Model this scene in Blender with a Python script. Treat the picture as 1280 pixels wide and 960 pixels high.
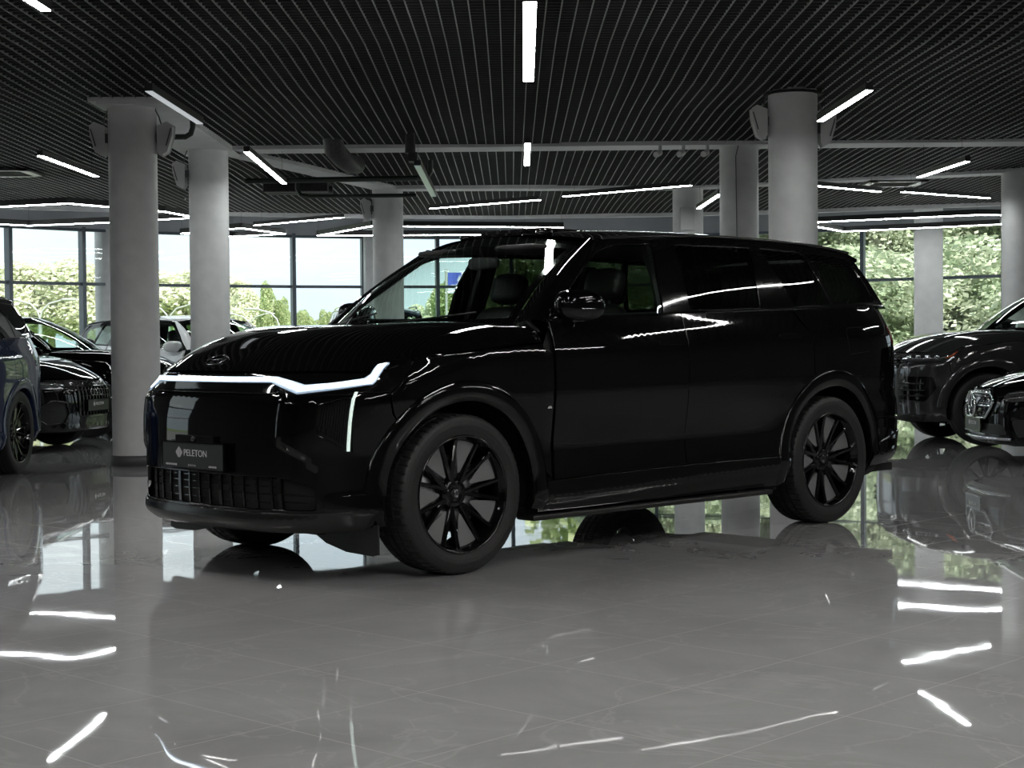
import bpy, math, random, bisect
from mathutils import Vector, Matrix, noise
from mathutils.geometry import delaunay_2d_cdt
PI=math.pi
def lerp(a,b,t): return a+(b-a)*t
for _o in list(bpy.data.objects): bpy.data.objects.remove(_o)
scene=bpy.context.scene
COL=scene.collection
random.seed(7)
# ------------------------------------------------------------------ camera
CAM_H=1.1166; PITCH=0.02427; ROLL=0.00852; FPX=2000.0
cd=bpy.data.cameras.new('camera'); cd.sensor_width=36.0; cd.lens=FPX/1280*36.0; cd.clip_start=.05; cd.clip_end=800
cam=bpy.data.objects.new('camera',cd); COL.objects.link(cam)
_R=Matrix.Rotation(PI/2-PITCH,4,'X') @ Matrix.Rotation(-ROLL,4,'Z')
cam.matrix_world=Matrix.Translation((0,0,CAM_H)) @ _R
scene.camera=cam
# ------------------------------------------------------------------ view, world, sun
scene.view_settings.view_transform='Standard'; scene.view_settings.look='None'
scene.view_settings.exposure=0.0; scene.view_settings.gamma=1.0
scene.view_settings.use_curve_mapping=False
SKY_STR=1.6; SUN_STR=9.0; LAMP_L=100.0; LAMP_FAR=42.0
def rgb(c): return (c[0],c[1],c[2],1.0)
w=bpy.data.worlds.new('world'); scene.world=w; w.use_nodes=True
nt=w.node_tree; nt.nodes.clear()
tc=nt.nodes.new('ShaderNodeTexCoord'); mp=nt.nodes.new('ShaderNodeMapping'); mp.inputs['Scale'].default_value=(1,1,3.5)
nz=nt.nodes.new('ShaderNodeTexNoise'); nz.inputs['Scale'].default_value=2.2; nz.inputs['Detail'].default_value=6; nz.inputs['Roughness'].default_value=.6
cr=nt.nodes.new('ShaderNodeValToRGB'); cr.color_ramp.elements[0].position=.38; cr.color_ramp.elements[0].color=(.62,.74,.84,1)
cr.color_ramp.elements[1].position=.62; cr.color_ramp.elements[1].color=(.80,.84,.87,1)
bg=nt.nodes.new('ShaderNodeBackground'); bg.inputs['Strength'].default_value=SKY_STR
wo=nt.nodes.new('ShaderNodeOutputWorld')
nt.links.new(tc.outputs['Generated'],mp.inputs['Vector']); nt.links.new(mp.outputs['Vector'],nz.inputs['Vector'])
nt.links.new(nz.outputs['Fac'],cr.inputs['Fac']); nt.links.new(cr.outputs['Color'],bg.inputs['Color']); nt.links.new(bg.outputs['Background'],wo.inputs['Surface'])
sl=bpy.data.lights.new('sun','SUN'); sl.energy=SUN_STR; sl.angle=.02; sl.color=(1,.95,.85)
sun=bpy.data.objects.new('sun',sl); COL.objects.link(sun)
sun.rotation_euler=Vector((-.45,.75,-.85)).to_track_quat('-Z','Y').to_euler()

# ------------------------------------------------------------------ materials
def mat(name,base=(.5,.5,.5),rough=.5,metal=0.,ior=1.5,emit=None,es=0.,coat=0.,spec=None):
    m=bpy.data.materials.new(name); m.use_nodes=True; b=m.node_tree.nodes['Principled BSDF']
    b.inputs['Base Color'].default_value=rgb(base); b.inputs['Roughness'].default_value=rough
    b.inputs['Metallic'].default_value=metal; b.inputs['IOR'].default_value=ior
    if coat: b.inputs['Coat Weight'].default_value=coat; b.inputs['Coat Roughness'].default_value=.03
    if emit: b.inputs['Emission Color'].default_value=rgb(emit); b.inputs['Emission Strength'].default_value=es
    if spec is not None: b.inputs['Specular IOR Level'].default_value=spec
    return m
def glassmat(name,tint,ior=1.45):
    m=bpy.data.materials.new(name); m.use_nodes=True; n=m.node_tree; n.nodes.clear()
    o=n.nodes.new('ShaderNodeOutputMaterial'); mx=n.nodes.new('ShaderNodeMixShader'); t=n.nodes.new('ShaderNodeBsdfTransparent'); g=n.nodes.new('ShaderNodeBsdfGlossy')
    f=n.nodes.new('ShaderNodeFresnel'); ge=n.nodes.new('ShaderNodeNewGeometry'); mr_=n.nodes.new('ShaderNodeMapRange'); mr_.inputs['To Min'].default_value=ior; mr_.inputs['To Max'].default_value=1/ior
    n.links.new(ge.outputs['Backfacing'],mr_.inputs['Value']); n.links.new(mr_.outputs[0],f.inputs['IOR']); g.inputs['Roughness'].default_value=.0; g.inputs['Color'].default_value=(1,1,1,1)
    t.inputs['Color'].default_value=rgb(tint); n.links.new(f.outputs[0],mx.inputs[0]); n.links.new(t.outputs[0],mx.inputs[1]); n.links.new(g.outputs[0],mx.inputs[2]); n.links.new(mx.outputs[0],o.inputs[0])
    return m
def noisemat(name,c0,c1,scale,rough=.5,bump=0.,detail=4,p0=.35,p1=.65,obj=True,ior=1.5):
    m=mat(name,c0,rough,ior=ior); n=m.node_tree; b=n.nodes['Principled BSDF']
    t=n.nodes.new('ShaderNodeTexCoord'); z=n.nodes.new('ShaderNodeTexNoise'); z.inputs['Scale'].default_value=scale; z.inputs['Detail'].default_value=detail
    r=n.nodes.new('ShaderNodeValToRGB'); r.color_ramp.elements[0].position=p0; r.color_ramp.elements[0].color=rgb(c0); r.color_ramp.elements[1].position=p1; r.color_ramp.elements[1].color=rgb(c1)
    n.links.new(t.outputs['Object'],z.inputs['Vector']); n.links.new(z.outputs['Fac'],r.inputs['Fac']); n.links.new(r.outputs['Color'],b.inputs['Base Color'])
    if bump:
        u=n.nodes.new('ShaderNodeBump'); u.inputs['Strength'].default_value=bump; u.inputs['Distance'].default_value=.01; n.links.new(z.outputs['Fac'],u.inputs['Height']); n.links.new(u.outputs['Normal'],b.inputs['Normal'])
    return m
def paint(name,c,rough=.03,ior=1.55,metal=0.):
    m=noisemat(name,c,tuple(k*1.25+.0006 for k in c),900,rough,0,2,ior=ior); m.node_tree.nodes['Principled BSDF'].inputs['Metallic'].default_value=metal
    return m
M={}
M['black_paint']=paint('black car paint',(.0018,.0018,.002),ior=1.47)
M['blue_paint']=paint('dark blue car paint',(.006,.014,.05),ior=1.6)
M['white_paint']=paint('white car paint',(.72,.73,.74),.06)
M['grey_paint']=paint('graphite car paint',(.030,.030,.031),.07,1.7)
M['silver_paint']=paint('blue grey car paint',(.10,.14,.19),.08,1.6)
M['gloss']=mat('gloss black plastic',(.003,.003,.003),.06)
M['matte']=noisemat('black plastic',(.008,.008,.008),(.013,.013,.013),60,.5,.05)
M['satin']=mat('satin dark trim',(.012,.012,.012),.2)
M['shell']=mat('unlit inner black',(.002,.002,.002),.8)
M['rubber']=noisemat('tyre rubber',(.010,.010,.010),(.016,.016,.016),80,.55,.1)
M['insert']=mat('grey wheel insert',(.17,.17,.172),.45)
M['disc']=mat('brake steel',(.35,.35,.36),.35,1.)
M['chrome']=mat('chrome',(.75,.76,.78),.08,1.)
M['darkchrome']=mat('dark chrome',(.22,.22,.23),.15,1.)
M['glass']=glassmat('clear window glass',(.90,.96,.94))
M['wglass']=glassmat('windscreen glass',(.84,.92,.88))
M['sglass']=glassmat('side glass',(.80,.90,.84))
M['pglass']=glassmat('privacy glass',(.05,.06,.055))
M['ledglow']=mat('headlamp light guide',(.5,.55,.6),.25,emit=(.50,.66,.85),es=.55)
M['led']=mat('headlamp light strip',(.8,.8,.8),.3,emit=(.82,.92,1.),es=3.2)
M['drl']=mat('daytime light strip',(.7,.75,.72),.3,emit=(.62,.80,.72),es=.75)
M['lamp']=mat('lit diffuser',(.9,.9,.9),.4,emit=(1.,.985,.96),es=LAMP_L)
M['lampfar']=mat('lit diffuser of the far lamps',(.9,.9,.9),.4,emit=(.95,1.,.99),es=LAMP_FAR)
M['lampoff']=mat('dim diffuser',(.6,.62,.65),.35,emit=(.9,.95,1.),es=.42)
M['tube']=mat('unlit diffuser with painted blue reflection',(.42,.55,.85),.25)  # blue reflection on the unlit tube put into its base colour
M['housing']=mat('black lamp housing',(.012,.013,.014),.45)
M['cable']=mat('black cable',(.01,.01,.01),.6)
M['column']=noisemat('matt white column paint',(.60,.60,.60),(.66,.66,.655),7,.65,.03)
M['white']=noisemat('white soffit paint',(.56,.565,.57),(.63,.63,.63),4,.6)
M['skirting']=mat('grey column base',(.085,.085,.09),.35)
M['wall']=noisemat('grey plaster wall',(.16,.16,.165),(.2,.2,.2),2,.7)
M['header']=noisemat('grey header panel',(.30,.31,.33),(.38,.39,.41),1.2,.5)
M['grid']=mat('black grid ceiling blade',(.020,.021,.023),.5)
M['gridflange']=mat('grid ceiling carrier',(.20,.205,.21),.5)
M['plenum']=mat('dark void above ceiling',(.004,.004,.004),.9)
M['frame']=mat('grey blue window frame',(.10,.125,.15),.4)
M['speaker']=mat('white speaker shell',(.52,.52,.52),.5)
M['pipe']=mat('dark green pipe',(.012,.022,.014),.4)
M['duct']=noisemat('dark duct wrap',(.012,.012,.012),(.03,.03,.03),30,.6,.3)
M['platetxt']=mat('white plate lettering',(.6,.6,.6),.4)
M['plate']=mat('matt black plate',(.006,.006,.006),.35)
M['seat']=noisemat('dark seat leather',(.003,.003,.003),(.006,.006,.006),40,.5,.1)
M['paper']=mat('white paper',(.7,.7,.7),.6)
M['orange']=mat('orange lamp reflector',(.55,.10,.02),.25)
M['redlens']=mat('red lamp lens',(.12,.006,.005),.12)
M['lens']=mat('grey headlamp lens',(.10,.10,.105),.12,.6)
M['bark']=noisemat('pale bark',(.40,.37,.33),(.70,.67,.62),6,.9,.2)
M['asphalt']=noisemat('sunlit asphalt',(.26,.25,.24),(.33,.32,.31),1.2,.9)
M['grass']=noisemat('grass verge',(.16,.24,.06),(.28,.36,.12),.4,.95)
M['pole']=mat('galvanised pole',(.42,.43,.44),.5,.3)
M['banner']=noisemat('blue banner cloth',(.05,.08,.42),(.50,.50,.65),2.5,.7,0,2,.48,.55)
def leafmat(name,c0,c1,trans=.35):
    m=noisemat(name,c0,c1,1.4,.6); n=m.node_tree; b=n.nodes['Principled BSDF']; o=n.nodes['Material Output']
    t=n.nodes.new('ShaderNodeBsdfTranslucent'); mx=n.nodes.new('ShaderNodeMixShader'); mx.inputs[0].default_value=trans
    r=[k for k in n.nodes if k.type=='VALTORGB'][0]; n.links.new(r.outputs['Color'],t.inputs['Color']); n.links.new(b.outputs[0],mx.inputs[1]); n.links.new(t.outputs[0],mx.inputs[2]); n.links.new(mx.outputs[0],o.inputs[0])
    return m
M['leaf_near']=leafmat('bright foliage',(.34,.42,.27),(.74,.77,.62))
M['leaf_mid']=leafmat('mid green foliage',(.30,.39,.18),(.60,.65,.40))
M['leaf_pale']=leafmat('distant foliage with painted haze',(.64,.67,.50),(.88,.88,.76))  # haze and overexposure put into the leaf colours as paleness
# floor: polished tiles laid diagonally
def floormat():
    m=bpy.data.materials.new('polished grey marble tile'); m.use_nodes=True; n=m.node_tree; b=n.nodes['Principled BSDF']; L=n.links.new
    t=n.nodes.new('ShaderNodeTexCoord'); mp=n.nodes.new('ShaderNodeMapping'); mp.inputs['Rotation'].default_value=(0,0,math.radians(43)); mp.inputs['Location'].default_value=(.12,.05,0)
    L(t.outputs['Object'],mp.inputs['Vector'])
    br=n.nodes.new('ShaderNodeTexBrick'); br.offset=0; br.inputs['Scale'].default_value=1; br.inputs['Brick Width'].default_value=.6; br.inputs['Row Height'].default_value=.6
    br.inputs['Mortar Size'].default_value=.0022; br.inputs['Mortar Smooth'].default_value=.2
    br.inputs['Color1'].default_value=(.5,.5,.5,1); br.inputs['Color2'].default_value=(.56,.56,.56,1); br.inputs['Mortar'].default_value=(0,0,0,1)
    L(mp.outputs[0],br.inputs['Vector'])
    z=n.nodes.new('ShaderNodeTexNoise'); z.inputs['Scale'].default_value=1.1; z.inputs['Detail'].default_value=9; z.inputs['Roughness'].default_value=.62; z.inputs['Distortion'].default_value=1.2
    L(mp.outputs[0],z.inputs['Vector'])
    r=n.nodes.new('ShaderNodeValToRGB'); e=r.color_ramp.elements; e[0].position=.3; e[0].color=(.29,.29,.29,1); e[1].position=.72; e[1].color=(.38,.38,.38,1)
    L(z.outputs['Fac'],r.inputs['Fac'])
    # thin pale veins
    z2=n.nodes.new('ShaderNodeTexNoise'); z2.inputs['Scale'].default_value=.8; z2.inputs['Detail'].default_value=5; z2.inputs['Distortion'].default_value=2.5
    L(mp.outputs[0],z2.inputs['Vector'])
    v=n.nodes.new('ShaderNodeValToRGB'); e=v.color_ramp.elements; e[0].position=.488; e[0].color=(0,0,0,1); e[1].position=.5; e[1].color=(1,1,1,1); k=e.new(.512); k.color=(0,0,0,1)
    L(z2.outputs['Fac'],v.inputs['Fac'])
    mv=n.nodes.new('ShaderNodeMix'); mv.data_type='RGBA'; mv.inputs[7].default_value=(.44,.44,.44,1)
    sc=n.nodes.new('ShaderNodeMath'); sc.operation='MULTIPLY'; sc.inputs[1].default_value=.35; L(v.outputs['Color'],sc.inputs[0]); L(sc.outputs[0],mv.inputs[0]); L(r.outputs['Color'],mv.inputs[6])
    mm=n.nodes.new('ShaderNodeMix'); mm.data_type='RGBA'; mm.inputs[7].default_value=(.47,.465,.45,1)
    L(br.outputs['Fac'],mm.inputs[0]); L(mv.outputs[2],mm.inputs[6]); L(mm.outputs[2],b.inputs['Base Color'])
    b.inputs['Roughness'].default_value=.02; b.inputs['IOR'].default_value=1.55
    # gentle waviness of the polish
    zb=n.nodes.new('ShaderNodeTexNoise'); zb.inputs['Scale'].default_value=2.2; zb.inputs['Detail'].default_value=2; L(mp.outputs[0],zb.inputs['Vector'])
    bu=n.nodes.new('ShaderNodeBump'); bu.inputs['Strength'].default_value=.035; bu.inputs['Distance'].default_value=.012; L(zb.outputs['Fac'],bu.inputs['Height'])
    L(bu.outputs['Normal'],b.inputs['Normal'])
    return m
M['floor']=floormat()

# ------------------------------------------------------------------ mesh helpers
def tag(o,label=None,cat=None,group=None,kind=None):
    if label: o['label']=label
    if cat: o['category']=cat
    if group: o['group']=group
    if kind: o['kind']=kind
    return o
def empty(name,loc=(0,0,0),rz=0.,label=None,cat=None,group=None):
    o=bpy.data.objects.new(name,None); COL.objects.link(o); o.location=loc; o.rotation_euler=(0,0,rz); o.empty_display_size=.2
    return tag(o,label,cat,group)
class MB:
    def __init__(s): s.v=[];s.f=[];s.n=[];s.sm=[];s.mi=[]
    def add(s,vs,fs,smooth=False,norm=None,mi=0):
        b=len(s.v); s.v+= [tuple(p) for p in vs]
        for k,f in enumerate(fs):
            s.f.append(tuple(b+i for i in f)); s.sm.append(smooth); s.mi.append(mi)
            s.n.append([norm[i] for i in f] if norm else None)
        return s
    def box(s,c,d,rz=0.,R=None,mi=0):
        x,y,z=d[0]/2,d[1]/2,d[2]/2; P8=[(-x,-y,-z),(x,-y,-z),(x,y,-z),(-x,y,-z),(-x,-y,z),(x,-y,z),(x,y,z),(-x,y,z)]
        Rm=R if R is not None else Matrix.Rotation(rz,3,'Z'); C=Vector(c)
        return s.add([C+Rm@Vector(p) for p in P8],[(0,3,2,1),(4,5,6,7),(0,1,5,4),(1,2,6,5),(2,3,7,6),(3,0,4,7)],mi=mi)
    def tube(s,path,r,n=10,cap=True,mi=0):
        P_=[Vector(p) for p in path]; vs=[];up=None
        for i,p in enumerate(P_):
            t=(P_[min(i+1,len(P_)-1)]-P_[max(i-1,0)]).normalized()
            if up is None: up=Vector((0,0,1)) if abs(t.z)<.9 else Vector((1,0,0))
            a=t.cross(up).normalized(); b=a.cross(t).normalized(); up=b
            rr=r[i] if isinstance(r,(list,tuple)) else r
            vs+=[p+(a*math.cos(2*PI*k/n)+b*math.sin(2*PI*k/n))*rr for k in range(n)]
        fs=[]
        for i in range(len(P_)-1):
            for k in range(n): fs.append((i*n+k,i*n+(k+1)%n,(i+1)*n+(k+1)%n,(i+1)*n+k))
        s.add(vs,fs,True,mi=mi)
        if cap: s.add(vs[:n],[tuple(range(n))],mi=mi); s.add(vs[-n:],[tuple(range(n-1,-1,-1))],mi=mi)
        return s
    def lathe(s,prof,n=32,axis='Y',c=(0,0,0),smooth=True,mod=None,closed=False,mi=0):
        vs=[];m=len(prof)
        for k in range(n):
            a=2*PI*k/n
            for j,(r,h) in enumerate(prof):
                if mod: r=r+mod(k,j)
                x,y=r*math.cos(a),r*math.sin(a)
                p=(x,h,y) if axis=='Y' else ((x,y,h) if axis=='Z' else (h,x,y))
                vs.append((p[0]+c[0],p[1]+c[1],p[2]+c[2]))
        fs=[]
        for k in range(n):
            for j in range(m-1 if not closed else m):
                q=(j+1)%m; a=(k*m+j,((k+1)%n)*m+j,((k+1)%n)*m+q,k*m+q)
                fs.append(a)
        return s.add(vs,fs,smooth,mi=mi)
    def sell(s,c,r,e=(.5,.5),nu=20,nv=12,R=None,mi=0):
        def pw(v,p): return math.copysign(abs(v)**p,v)
        vs=[];C=Vector(c)
        for j in range(nv+1):
            ph=-PI/2+PI*j/nv
            for i in range(nu):
                th=2*PI*i/nu
                p=Vector((r[0]*pw(math.cos(ph),e[1])*pw(math.cos(th),e[0]),r[1]*pw(math.cos(ph),e[1])*pw(math.sin(th),e[0]),r[2]*pw(math.sin(ph),e[1])))
                vs.append(C+(R@p if R is not None else p))
        fs=[(j*nu+i,j*nu+(i+1)%nu,(j+1)*nu+(i+1)%nu,(j+1)*nu+i) for j in range(nv) for i in range(nu)]
        return s.add(vs,fs,True,mi=mi)
    def build(s,name,mats,parent=None,bevel=0.,autos=False):
        me=bpy.data.meshes.new(name); me.from_pydata(s.v,[],s.f); 
        if not isinstance(mats,(list,tuple)): mats=[mats]
        for m in mats: me.materials.append(m)
        me.polygons.foreach_set('use_smooth',s.sm); me.polygons.foreach_set('material_index',s.mi)
        if any(x is not None for x in s.n):
            L=[]
            for p,nn in zip(me.polygons,s.n):
                L+= [tuple(v) for v in nn] if nn else [tuple(p.normal)]*len(p.vertices)
            me.normals_split_custom_set(L)
        me.update()
        o=bpy.data.objects.new(name,me); COL.objects.link(o)
        if parent is not None: o.parent=parent
        if bevel:
            b=o.modifiers.new('b','BEVEL'); b.width=bevel; b.segments=2; b.limit_method='ANGLE'; b.harden_normals=False
        return o
def pip(x,y,poly):
    c=False; j=len(poly)-1
    for i in range(len(poly)):
        xi,yi=poly[i];xj,yj=poly[j]
        if (yi>y)!=(yj>y) and x<(xj-xi)*(y-yi)/(yj-yi)+xi: c=not c
        j=i
    return c
def dens(poly,r):
    o=[]
    for i in range(len(poly)):
        a=poly[i];b=poly[(i+1)%len(poly)]; d=math.hypot(b[0]-a[0],b[1]-a[1]); n=max(1,int(math.ceil(d/r)))
        if d<1e-6: continue
        for k in range(n): o.append((a[0]+(b[0]-a[0])*k/n,a[1]+(b[1]-a[1])*k/n))
    return o
def rnd(poly,r,n=4):
    """round the corners of a polygon"""
    o=[];L=len(poly)
    for i in range(L):
        p=Vector(poly[i]);a=Vector(poly[i-1])-p;b=Vector(poly[(i+1)%L])-p
        q=min(r,a.length*.45,b.length*.45); A=p+a.normalized()*q; B=p+b.normalized()*q
        for k in range(n+1):
            t=k/n; x=A*(1-t)**2+p*2*t*(1-t)+B*t*t; o.append((x.x,x.y))
    return o
def fnormal(f,u,v,ref,e=.004):
    a=f(u+e,v);b=f(u-e,v);c=f(u,v+e);d=f(u,v-e)
    A=Vector(a)-Vector(b);B=Vector(c)-Vector(d); n=A.cross(B)
    if n.length<1e-12: return Vector((0,0,1))
    n.normalize()
    if n.dot(Vector(f(u,v))-ref)<0: n=-n
    return n
REF=Vector((-1.6,0,.55))
def panelmb(mb,poly,f,holes=(),res=.04,off=0.,th=.012,ref=REF,mi=0,skirt=True,back=False,lip=.0035):
    poly=dens(poly,res); holes=[dens(h,res) for h in holes]
    pts=[];edges=[]
    for lp in [poly]+holes:
        b=len(pts); pts+=lp; edges+=[(b+i,b+(i+1)%len(lp)) for i in range(len(lp))]
    nb=len(pts)
    xs=[p[0] for p in poly];ys=[p[1] for p in poly]
    bl=[Vector(p) for p in pts]
    cell={}
    for p in pts: cell.setdefault((int(p[0]//res),int(p[1]//res)),[]).append(p)
    nx=int((max(xs)-min(xs))/res)+1; ny=int((max(ys)-min(ys))/res)+1
    for i in range(1,nx+1):
        for j in range(1,ny+1):
            x=min(xs)+i*res;y=min(ys)+j*res+(res*.5 if i%2 else 0)
            if not pip(x,y,poly) or any(pip(x,y,h) for h in holes): continue
            ci,cj=int(x//res),int(y//res); ok=True
            for a in (-1,0,1):
                for b2 in (-1,0,1):
                    for q in cell.get((ci+a,cj+b2),()):
                        if (q[0]-x)**2+(q[1]-y)**2<(res*.5)**2: ok=False;break
            if ok: pts.append((x,y))
    r=delaunay_2d_cdt([Vector(p) for p in pts],edges,[],0,1e-7)
    V,E,F=r[0],r[1],r[2]
    keep=[]
    for t in F:
        cx_=sum(V[i].x for i in t)/len(t);cy_=sum(V[i].y for i in t)/len(t)
        if pip(cx_,cy_,poly) and not any(pip(cx_,cy_,h) for h in holes): keep.append(t)
    g=(lambda u,v:f(u,v))
    N_=[fnormal(g,p.x,p.y,ref) for p in V]
    W=[Vector(g(p.x,p.y))+n*off for p,n in zip(V,N_)]
    fs=[]
    for t in keep:
        n=(W[t[1]]-W[t[0]]).cross(W[t[2]]-W[t[0]])
        fs.append(tuple(t) if n.dot(N_[t[0]])>0 else tuple(reversed(t)))
    mb.add(W,fs,True,N_,mi)
    if back: mb.add([p-n*th for p,n in zip(W,N_)],[tuple(reversed(t)) for t in fs],True,[-n for n in N_],mi)
    if skirt:
        cnt={}
        for t in fs:
            for i in range(len(t)):
                a,b=t[i],t[(i+1)%len(t)]; cnt[(a,b)]=1
        for (a,b) in list(cnt):
            if (b,a) not in cnt:
                ev=W[b]-W[a]
                out=ev.cross((N_[a]+N_[b])*.5)
                if out.length>1e-9: out.normalize()
                # small rolled edge, then the return
                A1=W[a]+out*lip-N_[a]*lip;B1=W[b]+out*lip-N_[b]*lip
                A2=A1-N_[a]*th;B2=B1-N_[b]*th
                na,nb_=N_[a],N_[b]
                h=(na+out).normalized()
                mb.add([W[a],A1,B1,W[b]],[(0,1,2,3)],True,[na,out,out,nb_],mi)
                mb.add([A1,A2,B2,B1],[(0,1,2,3)],True,[out,out,out,out],mi)
    return mb
def panel(name,poly,f,m,parent,**k):
    return panelmb(MB(),poly,f,**k).build(name,m,parent)
# ------------------------------------------------------------------ the hall
CZ=3.485
def ST(o): o['kind']='structure'; return o
FC=(.5,19.3); FR=12.5             # centre and radius of the curved facade
XL,XR,YB_=-12.0,13.0,-8.0
def facade(a,r=FR): return (FC[0]+r*math.sin(a),FC[1]+r*math.cos(a))
NSEG=48
arcp=[facade(-PI/2+PI*i/NSEG,FR+.25) for i in range(NSEG+1)]
outline=[(XL-.25,YB_-.2)]+arcp+[(XR+.25,YB_-.2)]
m=MB(); n_=len(outline)
m.add([(x,y,0) for x,y in outline]+[(x,y,-.2) for x,y in outline],[tuple(reversed(range(n_))),tuple(range(n_,2*n_))]+[(i,(i+1)%n_,n_+(i+1)%n_,n_+i) for i in range(n_)])
ST(m.build('floor',M['floor']))
m=MB(); m.add([(x,y,4.3) for x,y in outline]+[(x,y,4.6) for x,y in outline],[tuple(range(n_)),tuple(reversed(range(n_,2*n_)))]+[(i,n_+i,n_+(i+1)%n_,(i+1)%n_) for i in range(n_)])
ST(m.build('ceiling_slab',M['plenum']))['kind']='structure'
# ceiling edge: the grid stops on a white trim, smooth soffit beyond
EDGE=[(-12.,22.0),(-10.6,23.9),(-8.15,26.1),(-4.86,27.9),(-2.5,28.7),(0.03,29.0),(2.8,28.85),(5.39,28.3),(8.32,27.1),(11.0,24.6),(13.,21.8)]
def edge_y(x):
    if x<=EDGE[0][0]: return EDGE[0][1]
    for (a,b),(c,d) in zip(EDGE[:-1],EDGE[1:]):
        if x<=c: return b+(d-b)*(x-a)/(c-a)
    return EDGE[-1][1]
def edge_x(y):  # x-range of the grid at depth y
    xs=[a for a in [XL+.02+i*.05 for i in range(int((XR-XL)/.05))] if edge_y(a)>=y]
    return (min(xs),max(xs)) if xs else None
def sag(x,y):
    i=math.floor(x/1.8); j=math.floor(y/1.8); fx=x/1.8-i; fy=y/1.8-j
    h=lambda a,b: (math.sin(a*12.9898+b*78.233)*43758.5453)%1.0
    fx=fx*fx*(3-2*fx)
    return -.045*((h(i,j)*(1-fx)+h(i+1,j)*fx)*(1-fy)+(h(i,j+1)*(1-fx)+h(i+1,j+1)*fx)*fy)
m=MB(); PT=.107; bh=.045
def blade(pts,wd,zo,mi,along):
    vs=[]
    for x,y in pts:
        z=CZ+sag(x,y)+zo
        d=(wd/2,0) if along=='Y' else (0,wd/2)
        vs+=[(x-d[0],y-d[1],z),(x+d[0],y+d[1],z),(x+d[0],y+d[1],z+bh),(x-d[0],y-d[1],z+bh)]
    fs=[]
    for i in range(len(pts)-1):
        a=4*i; b=a+4; fs+=[(a,b,b+1,a+1),(a,a+3,b+3,b),(a+1,b+1,b+2,a+2)]
    m.add(vs,fs,False,mi=mi)
k=0; x=XL+.06
while x<XR:
    ye=edge_y(x); ys=[-2.5]+[v*.9 for v in range(-2,40) if v*.9<ye-.1]+[ye]
    blade([(x,y) for y in ys],.008,0,1,'Y'); x+=PT
y=-2.5
while y<28.95:
    r=edge_x(y)
    if r and r[1]-r[0]>.5:
        xs_=[r[0]]+[v*.9 for v in range(-14,15) if r[0]+.05<v*.9<r[1]-.05]+[r[1]]
        blade([(a,y) for a in xs_],.010,.004,0,'X')
    y+=PT
ST(m.build('ceiling',[M['grid'],M['gridflange']]))
m=MB()
m.add([(XL,-8,CZ+.02),(XR,-8,CZ+.02),(XR,-2.5,CZ+.02),(XL,-2.5,CZ+.02)],[(0,1,2,3)]); ST(m.build('ceiling_rear',M['grid']))
# perimeter soffit and edge trim
m=MB(); top=[];bot=[]
N2=60
for i in range(N2+1):
    x=-11.9+24.8*i/N2; ye=edge_y(x); top.append((x,ye,3.52)); 
    dx,dy=x-FC[0],ye-FC[1]; L=math.hypot(dx,dy); s_=(FR+.1)/L; bot.append((FC[0]+dx*s_,FC[1]+dy*s_,3.72))
m.add(top+bot,[(i,N2+1+i,N2+2+i,i+1) for i in range(N2)]); ST(m.build('ceiling_perimeter',M['header']))
m=MB(); 
for i in range(N2):
    a=top[i];b=top[i+1]
    m.add([(a[0],a[1],3.41),(b[0],b[1],3.41),(b[0],b[1],3.55),(a[0],a[1],3.55),(a[0],a[1]+.16,3.41),(b[0],b[1]+.16,3.41),(b[0],b[1]+.16,3.75),(a[0],a[1]+.16,3.75)],[(0,1,2,3),(0,4,5,1),(4,7,6,5)])
ST(m.build('trim_1',M['white']))
# white soffit beams between the columns
def beam(name,pts,wd,z0=3.425,z1=3.56):
    m=MB()
    for a,b in zip(pts[:-1],pts[1:]):
        A=Vector((*a,0));B=Vector((*b,0)); d=(B-A).normalized(); n=Vector((-d.y,d.x,0))*wd/2; A=A-d*.0;B=B+d*.0
        q=[A-n,A+n,B+n,B-n]
        m.add([(p.x,p.y,z0) for p in q]+[(p.x,p.y,z1) for p in q],[(0,1,2,3),(4,7,6,5),(0,4,5,1),(1,5,6,2),(2,6,7,3),(3,7,4,0)])
    return ST(m.build(name,M['white']))
beam('trim_2',[(-3.55,15.0),(-3.55,19.2)],.62,3.40)
beam('trim_3',[(-3.3,18.95),(12.6,18.75)],.44)
beam('trim_4',[(-3.4,18.9),(-1.82,23.75),(2.66,24.0),(7.0,22.1),(12.3,17.0)],.36)
m=MB(); m.box((-3.6,15.3,3.47),(.68,.62,.09)); ST(m.build('trim_5',M['white']))
# walls
def wallbox(name,c,d,mt='wall'): return ST(MB().box(c,d).build(name,M[mt]))
wallbox('wall_back',((XL+XR)/2,YB_-.1,2.15),(XR-XL+.5,.2,4.3))
wallbox('wall_right',(XR+.1,(YB_+FC[1])/2,2.15),(.2,FC[1]-YB_,4.3))
# left wall: glazed
LY=[10.7,12.2]
m=MB(); m.box((XL-.1,11.45,3.75),(.2,1.5,1.1)); m.box((XL-.1,11.45,.06),(.2,1.5,.12)); m.box((XL-.1,1.35,2.15),(.2,18.7,4.3)); m.box((XL-.1,15.75,2.15),(.2,7.1,4.3))
ST(m.build('wall_left',M['wall']))
m=MB()
for y in LY: m.box((XL-.1,y,1.7),(.12,.12,3.2))
m.box((XL-.1,11.45,2.28),(.08,1.5,.06)); m.box((XL-.1,11.45,1.2),(.08,1.5,.06))
fr=ST(m.build('window_1',M['frame']))
m=MB(); m.add([(XL-.1,10.7,.12),(XL-.1,12.2,.12),(XL-.1,12.2,3.2),(XL-.1,10.7,3.2)],[(0,1,2,3)]); o=m.build('glass_pane',M['glass'],fr)
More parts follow.
